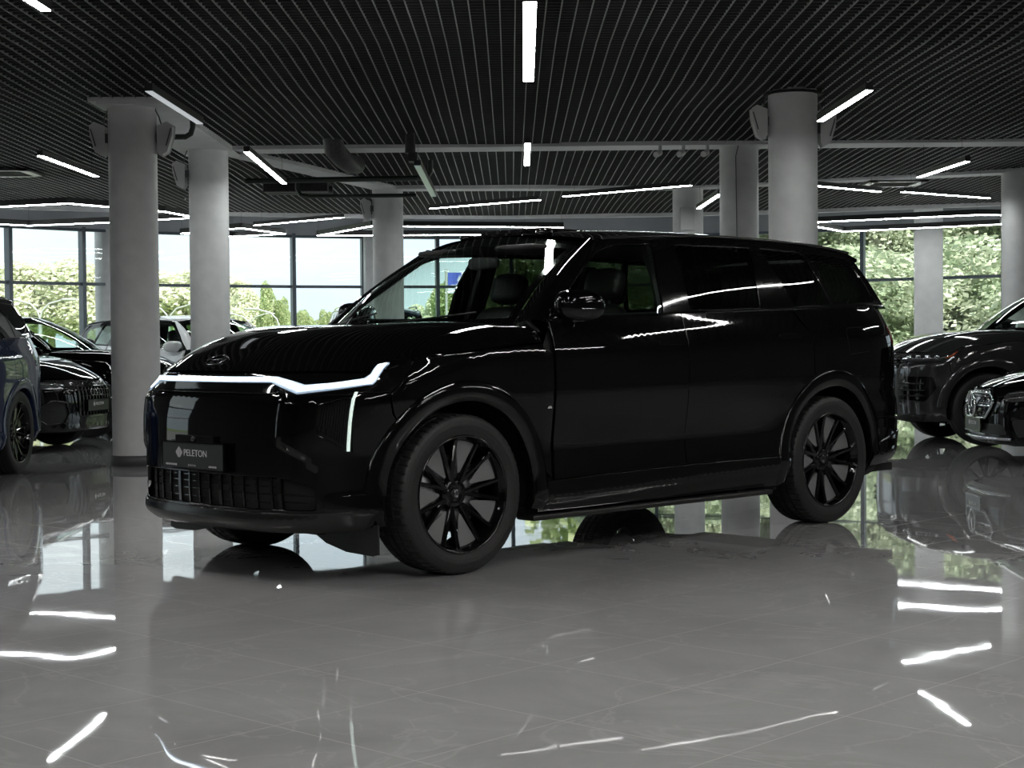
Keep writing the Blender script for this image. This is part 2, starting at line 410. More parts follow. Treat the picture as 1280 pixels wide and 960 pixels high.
# curved facade, mullion directions measured from the seat of the camera
MX=[-420,-320,-225,-130,-45,13,105,196,281,368,455,548,640,735,820,905,993,1079,1168,1256,1345,1435,1530]
def facade_hit(px):
    t=(px-640)/2000.; # x=t*y
    a=1+t*t;b=-2*(t*FC[0]+FC[1]);c=FC[0]**2+FC[1]**2-FR**2
    y=(-b+math.sqrt(b*b-4*a*c))/(2*a); return (t*y,y)
hp=[(XL,19.3)]+[facade(-PI/2+.12+i*.11) for i in range(4)]
hp=[p for p in hp if p[0]<facade_hit(MX[0])[0]-.5]+[facade_hit(p) for p in MX]
last=facade_hit(MX[-1]); a_last=math.atan2(last[0]-FC[0],last[1]-FC[1])
hp+= [facade(a_last+(PI/2-a_last)*i/5) for i in range(1,6)]
ZH=3.27
m=MB(); mh=MB()
for a,b in zip(hp[:-1],hp[1:]):
    A=Vector((*a,0));B=Vector((*b,0)); L=(B-A).length; rz=math.atan2(B.y-A.y,B.x-A.x); C=(A+B)/2
    mh.box((C.x,C.y,ZH+.5),(L+.02,.14,1.0),rz); mh.box((C.x,C.y,.09),(L+.02,.16,.18),rz)
ST(mh.build('wall_facade',M['header']))
for i,(a,b) in enumerate(zip(hp[:-1],hp[1:])):
    A=Vector((*a,0));B=Vector((*b,0)); L=(B-A).length; rz=math.atan2(B.y-A.y,B.x-A.x); C=(A+B)/2; m=MB()
    m.box((C.x,C.y,2.28),(L,.07,.055),rz); m.box((C.x,C.y,ZH-.02),(L,.09,.06),rz); m.box((C.x,C.y,.2),(L,.09,.06),rz); m.box((B.x,B.y,1.7),(.07,.16,3.2),rz)
    f_=ST(m.build('window_%d'%(i+2),M['frame']))
    d=(B-A).normalized()
    g=MB(); g.add([(A.x,A.y,.18),(B.x,B.y,.18),(B.x,B.y,ZH),(A.x,A.y,ZH)],[(0,1,2,3)]); g.build('glass_pane',M['glass'],f_)
# columns
CR=.228
def column(x,y,h,lab,r=CR):
    t=empty('column',(x,y,0),0,lab,'column','round white columns of the hall')
    m=MB(); m.lathe([(r,.0),(r,h)],56,'Z'); m.build('shaft',M['column'],t)
    if h>3.46 and h<3.6:
        MB().lathe([(0,3.432),(r+.045,3.432),(r+.045,3.45),(0,3.45)],48,'Z').build('ceiling_collar',M['plenum'],t)
    m=MB(); m.lathe([(r,0.),(r+.012,.0),(r+.012,.095),(r,.10)],56,'Z'); m.build('base_ring',M['skirting'],t)
    return t
column(-3.6,15.32,3.43,'white round column at left, its top capped by a flat soffit plate')
column(-3.51,18.67,3.41,'white round column rising just behind the nose of the black suv')
column(-1.82,23.78,3.44,'white round column seen past the windscreen of the black suv')
column(2.66,24.05,3.44,'farthest central white column, small grey box mounted on it')
column(2.70,18.94,3.44,'white round column just left of the tall right one, cable down its front')
column(2.65,15.04,3.49,'tall white round column above the tail of the black suv, speakers on both sides')
column(7.0,22.1,3.44,'white round column at the right edge behind the graphite suv')
column(-7.35,29.2,3.7,'white round column by the windows, half hidden behind the left column')
m=MB(); t=empty('square_pillar',(-2.62,31.15,0),.25,'grey pilaster at the windows, beside the column seen past the windscreen','pillar')
m.box((0,0,1.85),(.46,.30,3.7)); m.build('shaft',M['column'],t,bevel=.01)
m=MB(); t=empty('square_pillar',(7.45,28.6,0),-.25,'square grey-white pillar standing between the right hand windows','pillar')
m.box((0,0,1.85),(.50,.50,3.7)); m.build('shaft',M['column'],t,bevel=.01); MB().box((0,0,.05),(.53,.53,.1)).build('base_ring',M['skirting'],t)
t=tag(MB().box((2.62,23.80,2.97),(.22,.10,.34)).build('wall_box',M['speaker'],bevel=.01),'small grey box fixed high on the farthest central column','box')
# speakers
def speaker(x,y,z,sd,lab,cx_):
    """wedge shaped speaker on the left (-1) or right (+1) of a column"""
    t=empty('speaker',(x,y,z),0,lab,'speaker','white wedge speakers on the columns')
    s_=sd; pf=[(0,.10),(.085,.135),(.125,.11),(.12,.02),(.075,-.13),(.02,-.16),(0,-.13)]
    m=MB(); n=len(pf); v=[(s_*a,-.075,b) for a,b in pf]+[(s_*a,.075,b) for a,b in pf]
    m.add(v,[tuple(range(n)),tuple(range(2*n-1,n-1,-1))]+[(i,(i+1)%n,n+(i+1)%n,n+i) for i in range(n)]); m.build('shell',M['speaker'],t,bevel=.012)
    m=MB(); m.box((s_*.100,-.077,-.0),(.012,.004,.17),R=Matrix.Rotation(s_*.28,3,'Y')); m.build('grille_slot',M['skirting'],t)
    m=MB(); m.tube([(s_*.02,0,.12),(s_*.0,-.02,.20),(-s_*.03,-.03,.26),(-s_*.035,0,.36)],.007,6); m.build('cable',M['skirting'],t)
    m=MB(); m.box((-s_*.03,0,-.0),(.07,.05,.09)); m.build('bracket',M['skirting'],t)
speaker(-3.60-CR-.03,15.32,3.12,-1,'white wedge speaker on the left side of the capped left column',0)
speaker(-3.60+CR+.03,15.32,3.12,1,'white wedge speaker on the right side of the capped left column',0)
speaker(-3.51-CR-.03,18.6,3.13,-1,'white wedge speaker on the column behind the black suv nose',0)
speaker(-1.82-CR-.03,23.7,3.15,-1,'small white speaker on the column past the suv windscreen',0)
speaker(2.65-CR-.03,15.04,3.19,-1,'white wedge speaker on the left side of the tall right column',0)
speaker(2.65+CR+.03,15.04,3.12,1,'white wedge speaker on the right of the tall column beside a lit lamp',0)
# linear ceiling lamps
def lamp(a,b,lab,z=3.06,wd=.055,lit=True,h=.055,group='slim linear lamps hung under the grid ceiling',mt=None,name='ceiling_light'):
    A=Vector((a[0],a[1],z));B=Vector((b[0],b[1],z)); L=(B-A).length; d=(B-A).normalized(); rz=math.atan2(d.y,d.x); C=(A+B)/2
    t=empty(name,(C.x,C.y,z),rz,lab,'lamp',group)
    m=MB(); m.box((0,0,h/2+.004),(L,wd+.006,h)); m.build('housing',M['housing'],t)
    m=MB(); m.box((0,0,.002),(L-.01,wd,.008)); m.build('diffuser',mt or M[('lamp' if (a[1]+b[1])<25 else 'lampfar') if lit else 'lampoff'],t)
    for s_ in (-1,1): MB().tube([(s_*(L/2-.18),0,h),(s_*(L/2-.18),0,3.44-z)],.0018,5).build('cable',M['cable'],t)
    return t
lamp((.12,9.13),(.14,11.85),'broad lit linear lamp at the top centre of the photo',wd=.075)
lamp((.17,15.5),(.18,17.4),'short lit lamp in front of the long white beam at centre')
lamp((-4.73,16.15),(-4.68,18.15),'lit lamp hanging left of the capped left column')
lamp((-2.73,12.15),(-2.69,13.95),'dimly lit lamp touching the right of the capped left column',lit=False)
lamp((-2.62,15.97),(-2.69,19.1),'lit lamp right of the column behind the suv nose')
lamp((-1.0,17.3),(-1.0,20.9),'bluish unlit tube lamp hanging from the dark bracket',lit=False,mt=M['tube'],wd=.07)
lamp((-1.14,22.75),(.40,21.52),'lit slanting lamp above the windscreen, ending at the centre')
lamp((.70,21.08),(2.22,19.73),'long lit slanting lamp left of the central right column')
lamp((2.71,23.13),(2.74,20.93),'small lit lamp close to the left of the cable column')
lamp((2.78,12.41),(2.73,14.13),'lit lamp touching the top right of the tall right column')
lamp((4.84,19.01),(4.95,17.36),'short lit lamp on two wires in front of the right beam')
lamp((3.3,19.5),(4.79,20.79),'lit lamp running out from behind the tall right column')
lamp((5.08,20.81),(6.52,21.85),'lit lamp under the air cassette at the right')
lamp((-4.09,25.6),(-2.53,24.17),'lit slanting lamp above the windows left of the centre column')
lamp((-2.66,9.25),(-2.74,7.0),'lit lamp cut by the top left corner of the photo')
# closed ring lamps along the windows
def ring(pts,lab,close=True):
    t=empty('ring_light',(pts[0][0],pts[0][1],3.06),0,lab,'lamp','large polygonal ring lamps near the windows')
    o=Vector((pts[0][0],pts[0][1])); L=[Vector(p)-o for p in pts]; hs=MB();df=MB();cb=MB()
    seg=list(zip(L,L[1:]+([L[0]] if close else [])))
    for a,b in seg:
        d=(b-a); l=d.length; rz=math.atan2(d.y,d.x); c=(a+b)/2
        hs.box((c.x,c.y,.05),(l+.05,.050,.08),rz); df.box((c.x,c.y,.004),(l+.035,.036,.010),rz); cb.tube([(a.x,a.y,.08),(a.x,a.y,3.435-3.06)],.0018,5)
    hs.build('housing',M['housing'],t); df.build('diffuser',M['lampfar'],t); cb.build('cable',M['cable'],t)
ring([(-7.2,22.0),(-5.93,21.5),(-4.95,22.9),(-4.70,24.0),(-6.1,24.75),(-7.6,25.3),(-8.9,23.9)],'ring lamp left of the capped column, over the black cars')
ring([(-3.37,28.1),(-2.25,25.99),(.85,26.65),(.25,28.3)],'ring lamp above the windscreen in front of the middle windows')
ring([(4.97,25.94),(7.2,24.75),(7.9,24.9),(8.19,26.8),(5.85,28.2),(5.1,26.9)],'ring lamp over the suv tail in front of the right windows')
ring([(-5.6,27.3),(-4.4,26.2),(-3.9,27.6),(-4.9,28.2)],'small ring lamp glimpsed between the two left columns')
# the same lamps go on behind the camera
for i,(a,b) in enumerate([((.15,3.5),(.15,5.6)),((-2.8,1.0),(-2.8,3.2)),((2.8,1.2),(2.8,3.4)),((5.2,9.0),(5.2,11.2)),((5.2,3.5),(5.2,5.7)),((-5.2,8.5),(-5.2,10.7)),((-5.4,2.0),(-5.4,4.2)),((.1,-2.2),(.1,-.1)),((2.9,4.9),(2.9,7.1)),((8.0,6.5),(8.0,8.7)),((8.0,12.5),(8.0,14.7)),((-8.0,11.5),(-8.0,13.7)),((-3.0,-4.5),(-3.0,-2.3)),((3.4,-4.5),(3.4,-2.3)),((8.0,1.0),(8.0,3.2))]):
    lamp(a,b,'slim lit linear lamp hanging outside the photo frame',group='lamps outside the photo frame')
# air cassettes
def cassette(x,y,rz,lab):
    t=empty('air_cassette',(x,y,CZ-.07),rz,lab,'air conditioner','ceiling air cassettes')
    m=MB(); 
    for (cx_,cy_,a,b) in ((0,.36,.84,.12),(0,-.36,.84,.12),(.36,0,.12,.84),(-.36,0,.12,.84)): m.box((cx_,cy_,0),(a,b,.03))
    m.build('panel',M['skirting'],t,bevel=.004)
    m=MB()
    for i in range(7): m.box((0,-.24+i*.08,.005),(.6,.012,.02))
    m.box((0,0,.02),(.62,.62,.01)); m.build('intake_grille',M['housing'],t)
cassette(-6.6,20.9,.0,'grey air cassette in the ceiling at far left')
cassette(5.55,23.3,.0,'grey air cassette in the ceiling above the right lamps')
# pipes and duct near the column row
m=MB(); m.tube([(-3.35,20.3,3.22),(-1.15,20.1,3.22)],.035,12); m.tube([(-1.15,20.1,3.22),(-1.05,20.1,3.22),(-1.0,20.1,3.30),(-1.0,20.1,3.44)],.035,12)
tag(m.build('water_pipe',M['pipe']),'dark green pipe running below the beam towards the bracket','pipe')
m=MB(); m.tube([(-2.95,22.2,3.44),(-2.95,22.2,3.3),(-2.9,22.2,3.22),(-2.78,22.2,3.20),(-1.3,22.2,3.20)],.028,12)
tag(m.build('water_pipe',M['pipe']),'thin green pipe with a bend in front of the windscreen column','pipe')
m=MB(); m.tube([(-3.40,15.7,3.18),(-3.17,15.7,3.18),(-3.12,15.7,3.21),(-3.10,15.7,3.27),(-3.10,15.7,3.40)],.028,12)
tag(m.build('water_pipe',M['pipe']),'short green pipe elbow beside the capped left column','pipe')
m=MB(); vs=[]
m.tube([(-2.02,18.2,3.55),(-2.0,18.3,3.36),(-1.93,18.55,3.28),(-1.88,18.9,3.26),(-1.85,19.3,3.3)],[.115,.118,.112,.110,.11],18)
tag(m.build('ventilation_duct',M['duct']),'black flexible duct looping down over the white beam','duct')
m=MB(); m.box((-3.0,22.6,3.36),(.9,.5,.16)); m.tube([(-3.4,22.6,3.33),(-2.5,22.6,3.33)],.06,12)
tag(m.build('fan_unit',M['duct'],bevel=.02),'dark ventilation unit above the windows, right of the nose column','fan unit')
m=MB(); m.tube([(-1.1,17.7,3.5),(-1.1,17.7,3.24)],[.05,.06],12); m.box((-1.07,17.75,3.2),(.10,.2,.10))
tag(m.build('lamp_bracket',M['duct']),'dark bracket that carries the bluish tube lamp','bracket')
for (x,lab) in ((1.75,'left of three small cameras under the white beam'),(2.02,'middle of three small cameras under the white beam'),(2.3,'right of three small cameras under the white beam')):
    m=MB(); m.tube([(x,18.7,3.43),(x,18.7,3.36)],.02,8); m.tube([(x,18.75,3.35),(x-.06,18.6,3.31)],.035,10)
    tag(m.build('ceiling_camera',M['speaker']),lab,'camera','small cameras under the white beam')
m=MB(); m.tube([(2.66,18.70,3.42),(2.63,18.705,3.3),(2.64,18.703,2.2)],.006,6); tag(m.build('column_cable',M['skirting']),'grey cable running down the front of the column','cable')

# ------------------------------------------------------------------ car surface functions
def lerp(a,b,t): return a+(b-a)*t
def tab(T,x):
    # smooth monotone-ish interpolation through table [(x,y),...] ascending (Catmull-Rom/PCHIP)
    n=len(T)
    if x<=T[0][0]: return T[0][1]
    if x>=T[-1][0]: return T[-1][1]
    lo=0;hi=n-1
    while hi-lo>1:
        m=(lo+hi)//2
        if T[m][0]<=x: lo=m
        else: hi=m
    def sl(i):
        if i==0: return (T[1][1]-T[0][1])/(T[1][0]-T[0][0])
        if i==n-1: return (T[-1][1]-T[-2][1])/(T[-1][0]-T[-2][0])
        d0=(T[i][1]-T[i-1][1])/(T[i][0]-T[i-1][0]); d1=(T[i+1][1]-T[i][1])/(T[i+1][0]-T[i][0])
        if d0*d1<=0: return 0.0
        return 2*d0*d1/(d0+d1)
    x0,y0=T[lo];x1,y1=T[hi];h=x1-x0;t=(x-x0)/h
    m0=sl(lo)*h;m1=sl(hi)*h
    return (2*t**3-3*t*t+1)*y0+(t**3-2*t*t+t)*m0+(-2*t**3+3*t*t)*y1+(t**3-t*t)*m1
def sstep(a,b,x):
    t=max(0.,min(1.,(x-a)/(b-a))); return t*t*(3-2*t)
# plan outline of the body, left half, nose centre -> tail centre
OUT=[(.93,0),(.928,.15),(.922,.3),(.905,.42),(.872,.54),(.82,.65),(.74,.755),(.64,.84),(.52,.90),(.38,.945),(.2,.97),(0,.982),(-.4,.985),(-1.,.985),(-2.,.985),(-2.7,.985),(-3.1,.982),(-3.4,.97),(-3.6,.95),(-3.78,.915),(-3.92,.86),(-4.02,.78),(-4.08,.68),(-4.11,.54),(-4.125,.4),(-4.13,.2),(-4.13,0)]
# arc-length + catmull-rom dense
def _dense():
    P=[(OUT[1][0],-OUT[1][1])]+OUT+[(OUT[-2][0],-OUT[-2][1])]
    D=[]
    for i in range(1,len(P)-2):
        for k in range(12):
            t=k/12.; a,b,c,d=P[i-1],P[i],P[i+1],P[i+2]
            D.append(tuple(.5*((2*b[j])+(-a[j]+c[j])*t+(2*a[j]-5*b[j]+4*c[j]-d[j])*t*t+(-a[j]+3*b[j]-3*c[j]+d[j])*t**3) for j in (0,1)))
    D.append(OUT[-1])
    S=[0.]
    for i in range(1,len(D)): S.append(S[-1]+math.hypot(D[i][0]-D[i-1][0],D[i][1]-D[i-1][1]))
    return D,S
DEN,DS=_dense(); SEND=DS[-1]
def C(s):
    if s<0: x,y=C(-s); return x,-y
    if s>=SEND: x,y=DEN[-1]; return x,-(s-SEND)
    i=min(len(DS)-2,max(0,bisect.bisect_right(DS,s)-1)); t=(s-DS[i])/(DS[i+1]-DS[i])
    return DEN[i][0]+(DEN[i+1][0]-DEN[i][0])*t, DEN[i][1]+(DEN[i+1][1]-DEN[i][1])*t
def sX(x):  # s from X (side)
    for i in range(1,len(DEN)):
        if DEN[i][0]<=x: 
            a,b=DEN[i-1][0],DEN[i][0]; t=(a-x)/(a-b) if a!=b else 0
            return DS[i-1]+(DS[i]-DS[i-1])*t
    return SEND
def sY(y):  # s from Y (front)
    if y<0: return -sY(-y)
    for i in range(1,len(DEN)):
        if DEN[i][1]>=y:
            a,b=DEN[i-1][1],DEN[i][1]; return DS[i-1]+(DS[i]-DS[i-1])*(y-a)/(b-a)
    return sX(-.4)
def sYr(y):  # s from Y (rear)
    for i in range(len(DEN)-1,0,-1):
        if DEN[i-1][1]>=y:
            a,b=DEN[i][1],DEN[i-1][1]; return DS[i]-(DS[i]-DS[i-1])*(y-a)/(b-a)
    return SEND
NOSE=[(.15,-.22),(.22,-.14),(.26,-.05),(.30,-.015),(.36,-.005),(.45,.0),(.62,.0),(.76,-.005),(.86,-.02),(.92,-.035),(.97,-.045),(1.0,-.065),(1.03,-.105),(1.06,-.2)]
TAIL=[(.2,.2),(.3,.12),(.36,.05),(.45,.0),(.62,-.03),(.72,-.02),(.82,.03),(1.0,.03),(1.15,.045),(1.28,.09),(1.36,.15)]
SIDE=[(.15,-.10),(.22,-.06),(.27,-.035),(.31,-.022),(.34,-.008),(.45,-.018),(.6,-.02),(.75,-.01),(.9,.0),(1.02,-.002),(1.09,-.010),(1.15,-.026),(1.22,-.050),(1.28,-.068),(1.36,-.085)]
# top edge of the side surface by X
TOPX=[(-4.2,1.33),(-3.9,1.345),(-3.6,1.345),(-3.1,1.335),(-2.7,1.32),(-2.2,1.305),(-1.7,1.288),(-1.07,1.255),(-.6,1.235),(-.55,1.22),(-.35,1.175),(-.13,1.135),(.08,1.10),(.31,1.065),(.52,1.03),(.7,1.01),(.93,1.0)]
def bump(x,c,w): 
    t=(x-c)/w
    return math.exp(-t*t)
def P(s,z):
    sg=-1 if s<0 else 1
    x,y=C(abs(s)) if abs(s)<=SEND else C(s)
    wf=sstep(.2,.75,x); wr=sstep(-3.3,-3.95,x)
    dx=tab(NOSE,z)*wf+tab(TAIL,z)*wr
    dx-=.07*sstep(.86,.97,z)*sstep(.2,.7,abs(y))*wf
    # recessed centre of the nose
    if z<.9 and x>.5:
        ed=.60+.20*sstep(.70,.53,z); dx-=.016*sstep(ed+.02,ed-.02,abs(s))*sstep(.30,.34,z)*wf
    # shoulder: side section, taller at the rear
    zz=z-.05*sstep(-.4,-2.6,x)
    fall=sstep(-.3,.5,x)
    zz2=zz+fall*(1.24-tab(TOPX,x))*sstep(.8,1.05,z)*.8
    dy=tab(SIDE,zz2)
    if x>-3.45: pass
    yy=y*(1+dy/.985)
    # concave door bottom
    yy-=.018*bump(z,.58,.13)*sstep(-.5,-.8,x)*sstep(-2.6,-2.2,x)*(1 if y>0 else -1)
    return (x+dx,sg*yy,z)
def N(s,z,e=.004):
    a=P(s+e,z);b=P(s-e,z);c=P(s,z+e);d=P(s,z-e)
    u=[a[i]-b[i] for i in range(3)];v=[c[i]-d[i] for i in range(3)]
    n=(v[1]*u[2]-v[2]*u[1],v[2]*u[0]-v[0]*u[2],v[0]*u[1]-v[1]*u[0])
    l=math.sqrt(sum(k*k for k in n)) or 1
    n=[k/l for k in n]
    x,y,_=P(s,z)
    if n[0]*(x+1.6)*.3+n[1]*y<0: n=[-k for k in n]
    return n
# greenhouse
def ZC(x): return tab([(-4.0,1.70),(-3.65,1.765),(-3.2,1.79),(-2.7,1.803),(-2.2,1.803),(-1.8,1.795),(-1.4,1.775),(-1.1,1.74),(-.9,1.70)],x)
def ZD(x): return tab([(-4.0,1.63),(-3.57,1.69),(-3.05,1.725),(-2.3,1.735),(-1.76,1.72),(-1.3,1.695),(-1.1,1.675),(-.9,1.63)],x)
def YR(x): return tab([(-4.,.66),(-3.5,.70),(-3.0,.725),(-2.,.735),(-1.5,.725),(-1.2,.70),(-.9,.66)],x)
def YB(x): # beltline glass half-width
    return tab([(-4.,.80),(-3.8,.85),(-3.4,.885),(-2.8,.905),(-1.5,.912),(-.9,.90),(-.6,.875),(-.4,.84)],x)
def YG(x,z):
    zb=1.28; zt=ZD(x); t=(z-zb)/(zt-zb)
    return lerp(YB(x),YR(x),t)+.022*math.sin(math.pi*max(0,min(1,t)))
def ROOF(x,y): 
    return ZC(x)-(ZC(x)-ZD(x))*min(1.3,abs(y)/YR(x))**2.6
# windshield: v 0(base)..1(top), y across
def WS(v,u):  # u -1..1
    hw=lerp(.755,.61,v); y=u*hw
    xb=lerp(-.17,-.52,abs(u)**2.2); zb=lerp(1.205,1.225,abs(u)**2)
    xt=lerp(-1.07,-1.20,abs(u)**2.2); zt=lerp(1.735,1.685,abs(u)**2)
    x=lerp(xb,xt,v); z=lerp(zb,zt,v); b=.045*math.sin(math.pi*v)
    return (x+b*.5,y,z+b*.85)
def HZ(x,y):  # hood height
    zc=tab([(-.6,1.225),(-.17,1.232),(.2,1.21),(.5,1.172),(.7,1.125),(.8,1.09),(.87,1.045),(.93,1.0)],x)
    ze=tab(TOPX,x)
    t=min(1.,abs(y)/.93)
    # centre sits in a shallow valley between two soft ridges
    return zc+(ze-zc)*t**3.2+.012*bump(abs(y),.55,.16)
# ------------------------------------------------------------------ wheels
RT=.393
def wheel_parts(parent,loc,rz,R=RT,detail=True,insertm=None,share={}):
    key=(R,detail,insertm)
    if key not in share:
        k=R/RT; d={}
        pr=[(.284,.085),(.287,.118),(.292,.124),(.300,.126),(.318,.131),(.340,.1345),(.362,.132),(.376,.127),(.385,.119),(.3895,.108),(.3915,.092),(.392,.066),(.392,.060),(.382,.058),(.382,.049),(.392,.047),(.393,.014),(.382,.012),(.382,0.)]
        full=pr+[(r,-h) for r,h in reversed(pr[:-1])]
        seg=360 if detail else 72
        def mod(i,j):
            h=abs(full[j][1]); r=full[j][0]
            if detail and .062<h<.126 and r>.38 and (i%6)==0: return -.007 if h<.115 else -.0035
            if detail and .013<h<.048 and r>.39 and (i%6)==3: return -.004
            return 0
        m=MB().lathe([(a*k,b*k) for a,b in full],seg,mod=mod,smooth=not detail)
        if detail:  # sidewall relief ring and raised marks
            m.lathe([(.3305*k,.1335*k),(.333*k,.1350*k),(.3355*k,.1345*k)],96)
        d['tyre']=(m,M['rubber'])
        m=MB()
        # rim lip + barrel
        m.lathe([(a*k,b*k) for a,b in [(.292,.122),(.290,.128),(.284,.1285),(.279,.122),(.275,.104),(.268,.098),(.262,.07),(.258,-.02),(.262,-.1),(.285,-.118)]],72 if detail else 40)
        # spokes: seven V pairs
        for q in range(7):
            ac=math.radians(90+12+q*360/7)
            for sgn in (-1,1):
                a1=ac+sgn*math.radians(15.2); a0=ac+sgn*math.radians(30)
                secs=[]
                for t in (0,.15,.5,.85,1.):
                    r0,r1=.052,.272
                    p0=Vector((r0*math.cos(a0),r0*math.sin(a0))); p1=Vector((r1*math.cos(a1),r1*math.sin(a1)))
                    p=p0.lerp(p1,t); dr=(p1-p0).normalized(); nn=Vector((-dr.y,dr.x))
                    wd=lerp(.013,.010,t)+.003*abs(t-.5); y=lerp(.062,.098,t**1.5); dp=lerp(.035,.03,t)
                    row=[]
                    for (w_,yy) in ((-1,-dp),(-1,-.006),(-.55,0),(.55,0),(1,-.006),(1,-dp)):
                        row.append(((p.x+nn.x*wd*w_)*k,(y+yy)*k,(p.y+nn.y*wd*w_)*k))
                    secs.append(row)
                vs=[v for r_ in secs for v in r_]; fs=[]
                for i in range(len(secs)-1):
                    for j in range(6): fs.append((i*6+j,i*6+(j+1)%6,(i+1)*6+(j+1)%6,(i+1)*6+j))
                m.add(vs,fs,False)
        m.lathe([(a*k,b*k) for a,b in [(.0,.060),(.030,.062),(.036,.066),(.060,.064),(.074,.056),(.080,.030),(.080,.0)]],36)
        for q in range(5):
            a=q*2*PI/5+.3; m.lathe([(.0,.072*k),(.007*k,.072*k),(.0105*k,.066*k),(.0105*k,.055*k)],8,c=(.053*k*math.cos(a),0,.053*k*math.sin(a)))
        d['wheel']=(m,M['gloss'])
        m=MB()
        for q in range(7):
            ac=math.radians(90+12+q*360/7); h=math.radians(13.4)
            vs=[];n=6
            for (yy) in (.077,.071):
                vs.append((.105*k*math.cos(ac-.05),(yy-.012)*k,.105*k*math.sin(ac-.05))); vs.append((.105*k*math.cos(ac+.05),(yy-.012)*k,.105*k*math.sin(ac+.05)))
                for i in range(n+1):
                    a=ac+h-2*h*i/n; vs.append((.262*k*math.cos(a),yy*k,.262*k*math.sin(a)))
            L=n+3; fs=[tuple(range(L)),tuple(reversed(range(L,2*L)))]+[(i,(i+1)%L,L+(i+1)%L,L+i) for i in range(L)]
            m.add(vs,fs,False)
        d['wheel_insert']=(m,insertm or M['insert'])
        m=MB().lathe([(a*k,b*k) for a,b in [(0,.070),(.022,.0705),(.027,.0685),(.029,.063)]],28)
        d['hub_cap']=(m,M['satin'])
        m=MB()
        ring=[(.014*k*math.cos(a)*.8,.0725*k,.019*k*math.sin(a)) for a in [2*PI*i/24 for i in range(25)]]
        m.tube(ring,.0016*k,6,False); m.tube([(-.006*k,.0725*k,-.010*k),(-.002*k,.0725*k,.010*k),(.006*k,.0725*k,.006*k),(.002*k,.0725*k,-.012*k)],.0014*k,6)
        d['hub_emblem']=(m,M['chrome'])
        m=MB().lathe([(a*k,b*k) for a,b in [(.05,.012),(.05,.03),(.185,.03),(.19,.024),(.19,.004),(.185,-.002),(.05,-.002)]],48)
        m.sell((.175*k,.018*k,.03*k),(.035*k,.035*k,.08*k),(.5,.5),10,6)
        d['brake_disc']=(m,M['disc'])
        if not detail: d.pop('hub_emblem')
        objs={}
        for nme,(mb,mt) in d.items():
            o=mb.build(nme,mt); me=o.data; bpy.data.objects.remove(o); objs[nme]=me
        share[key]=objs
    ob=share[key]
    o=bpy.data.objects.new('wheel',ob['wheel']); COL.objects.link(o); o.parent=parent; o.location=loc; o.rotation_euler=(0,0,rz)
    for nme,me in ob.items():
        if nme=='wheel': continue
        c=bpy.data.objects.new(nme,me); COL.objects.link(c); c.parent=o
    return o
# ------------------------------------------------------------------ cars
SE=[(-.6,1.130),(-.5,1.125),(-.13,1.092),(.08,1.078),(.31,1.056),(.52,1.0)]
def hoodf(t,u):
    a=abs(t); sg=1 if t>=0 else -1
    s=t*1.262; zf=tab([(0,1.0),(.8,1.0),(1,1.058)],a)
    A=P(s,zf)
    bx=tab([(0,-.17),(.4,-.2),(.7,-.36),(.85,-.50),(.93,-.542),(1,-.55)],a)
    by=sg*tab([(0,0),(.4,.40),(.7,.71),(.85,.87),(.93,.925),(1,.952)],a)
    bz=tab([(0,1.232),(.4,1.236),(.7,1.232),(.85,1.212),(.93,1.175),(1,1.128)],a)
    p=lerp(2.9,1.15,a**5)
    k=1-(1-u)**p
    x=lerp(A[0],bx,u);y=lerp(A[1],by,u)
    if a>.85:
        y=math.copysign(min(abs(y),abs(P(sX(x),min(1.12,lerp(A[2],bz,k)))[1])+.0),y)
    # two soft ridges
    z=lerp(A[2],bz,k)+.012*math.exp(-((a-.62)/.13)**2)*math.sin(PI*min(1,u*1.0))
    return (x,y,z)
class Warp:
    def __init__(s,sx=1.,sy=1.,belt=1.3,roof=1.803,nose=0.): s.sx=sx;s.sy=sy;s.b=belt/1.3;s.belt=belt;s.rr=(roof-belt)/(1.803-1.3);s.nose=nose
    def __call__(s,p):
        x,y,z=p; xc=-1.525
        z2=z*s.b if z<1.3 else s.belt+(z-1.3)*s.rr
        # lower the nose forward of the windscreen base
        k=sstep(-.3,.9,x); z2-=s.nose*k*sstep(.45,1.0,z)
        return ((x-xc)*s.sx+xc,y*s.sy,z2)
def arc(cx,cz,r,a0,a1,n=22,fx=sX):
    return [(fx(cx+r*math.cos(a0+(a1-a0)*i/n)),cz+r*math.sin(a0+(a1-a0)*i/n)) for i in range(n+1)]
def mirror(poly): return [(-a,b) for a,b in poly]
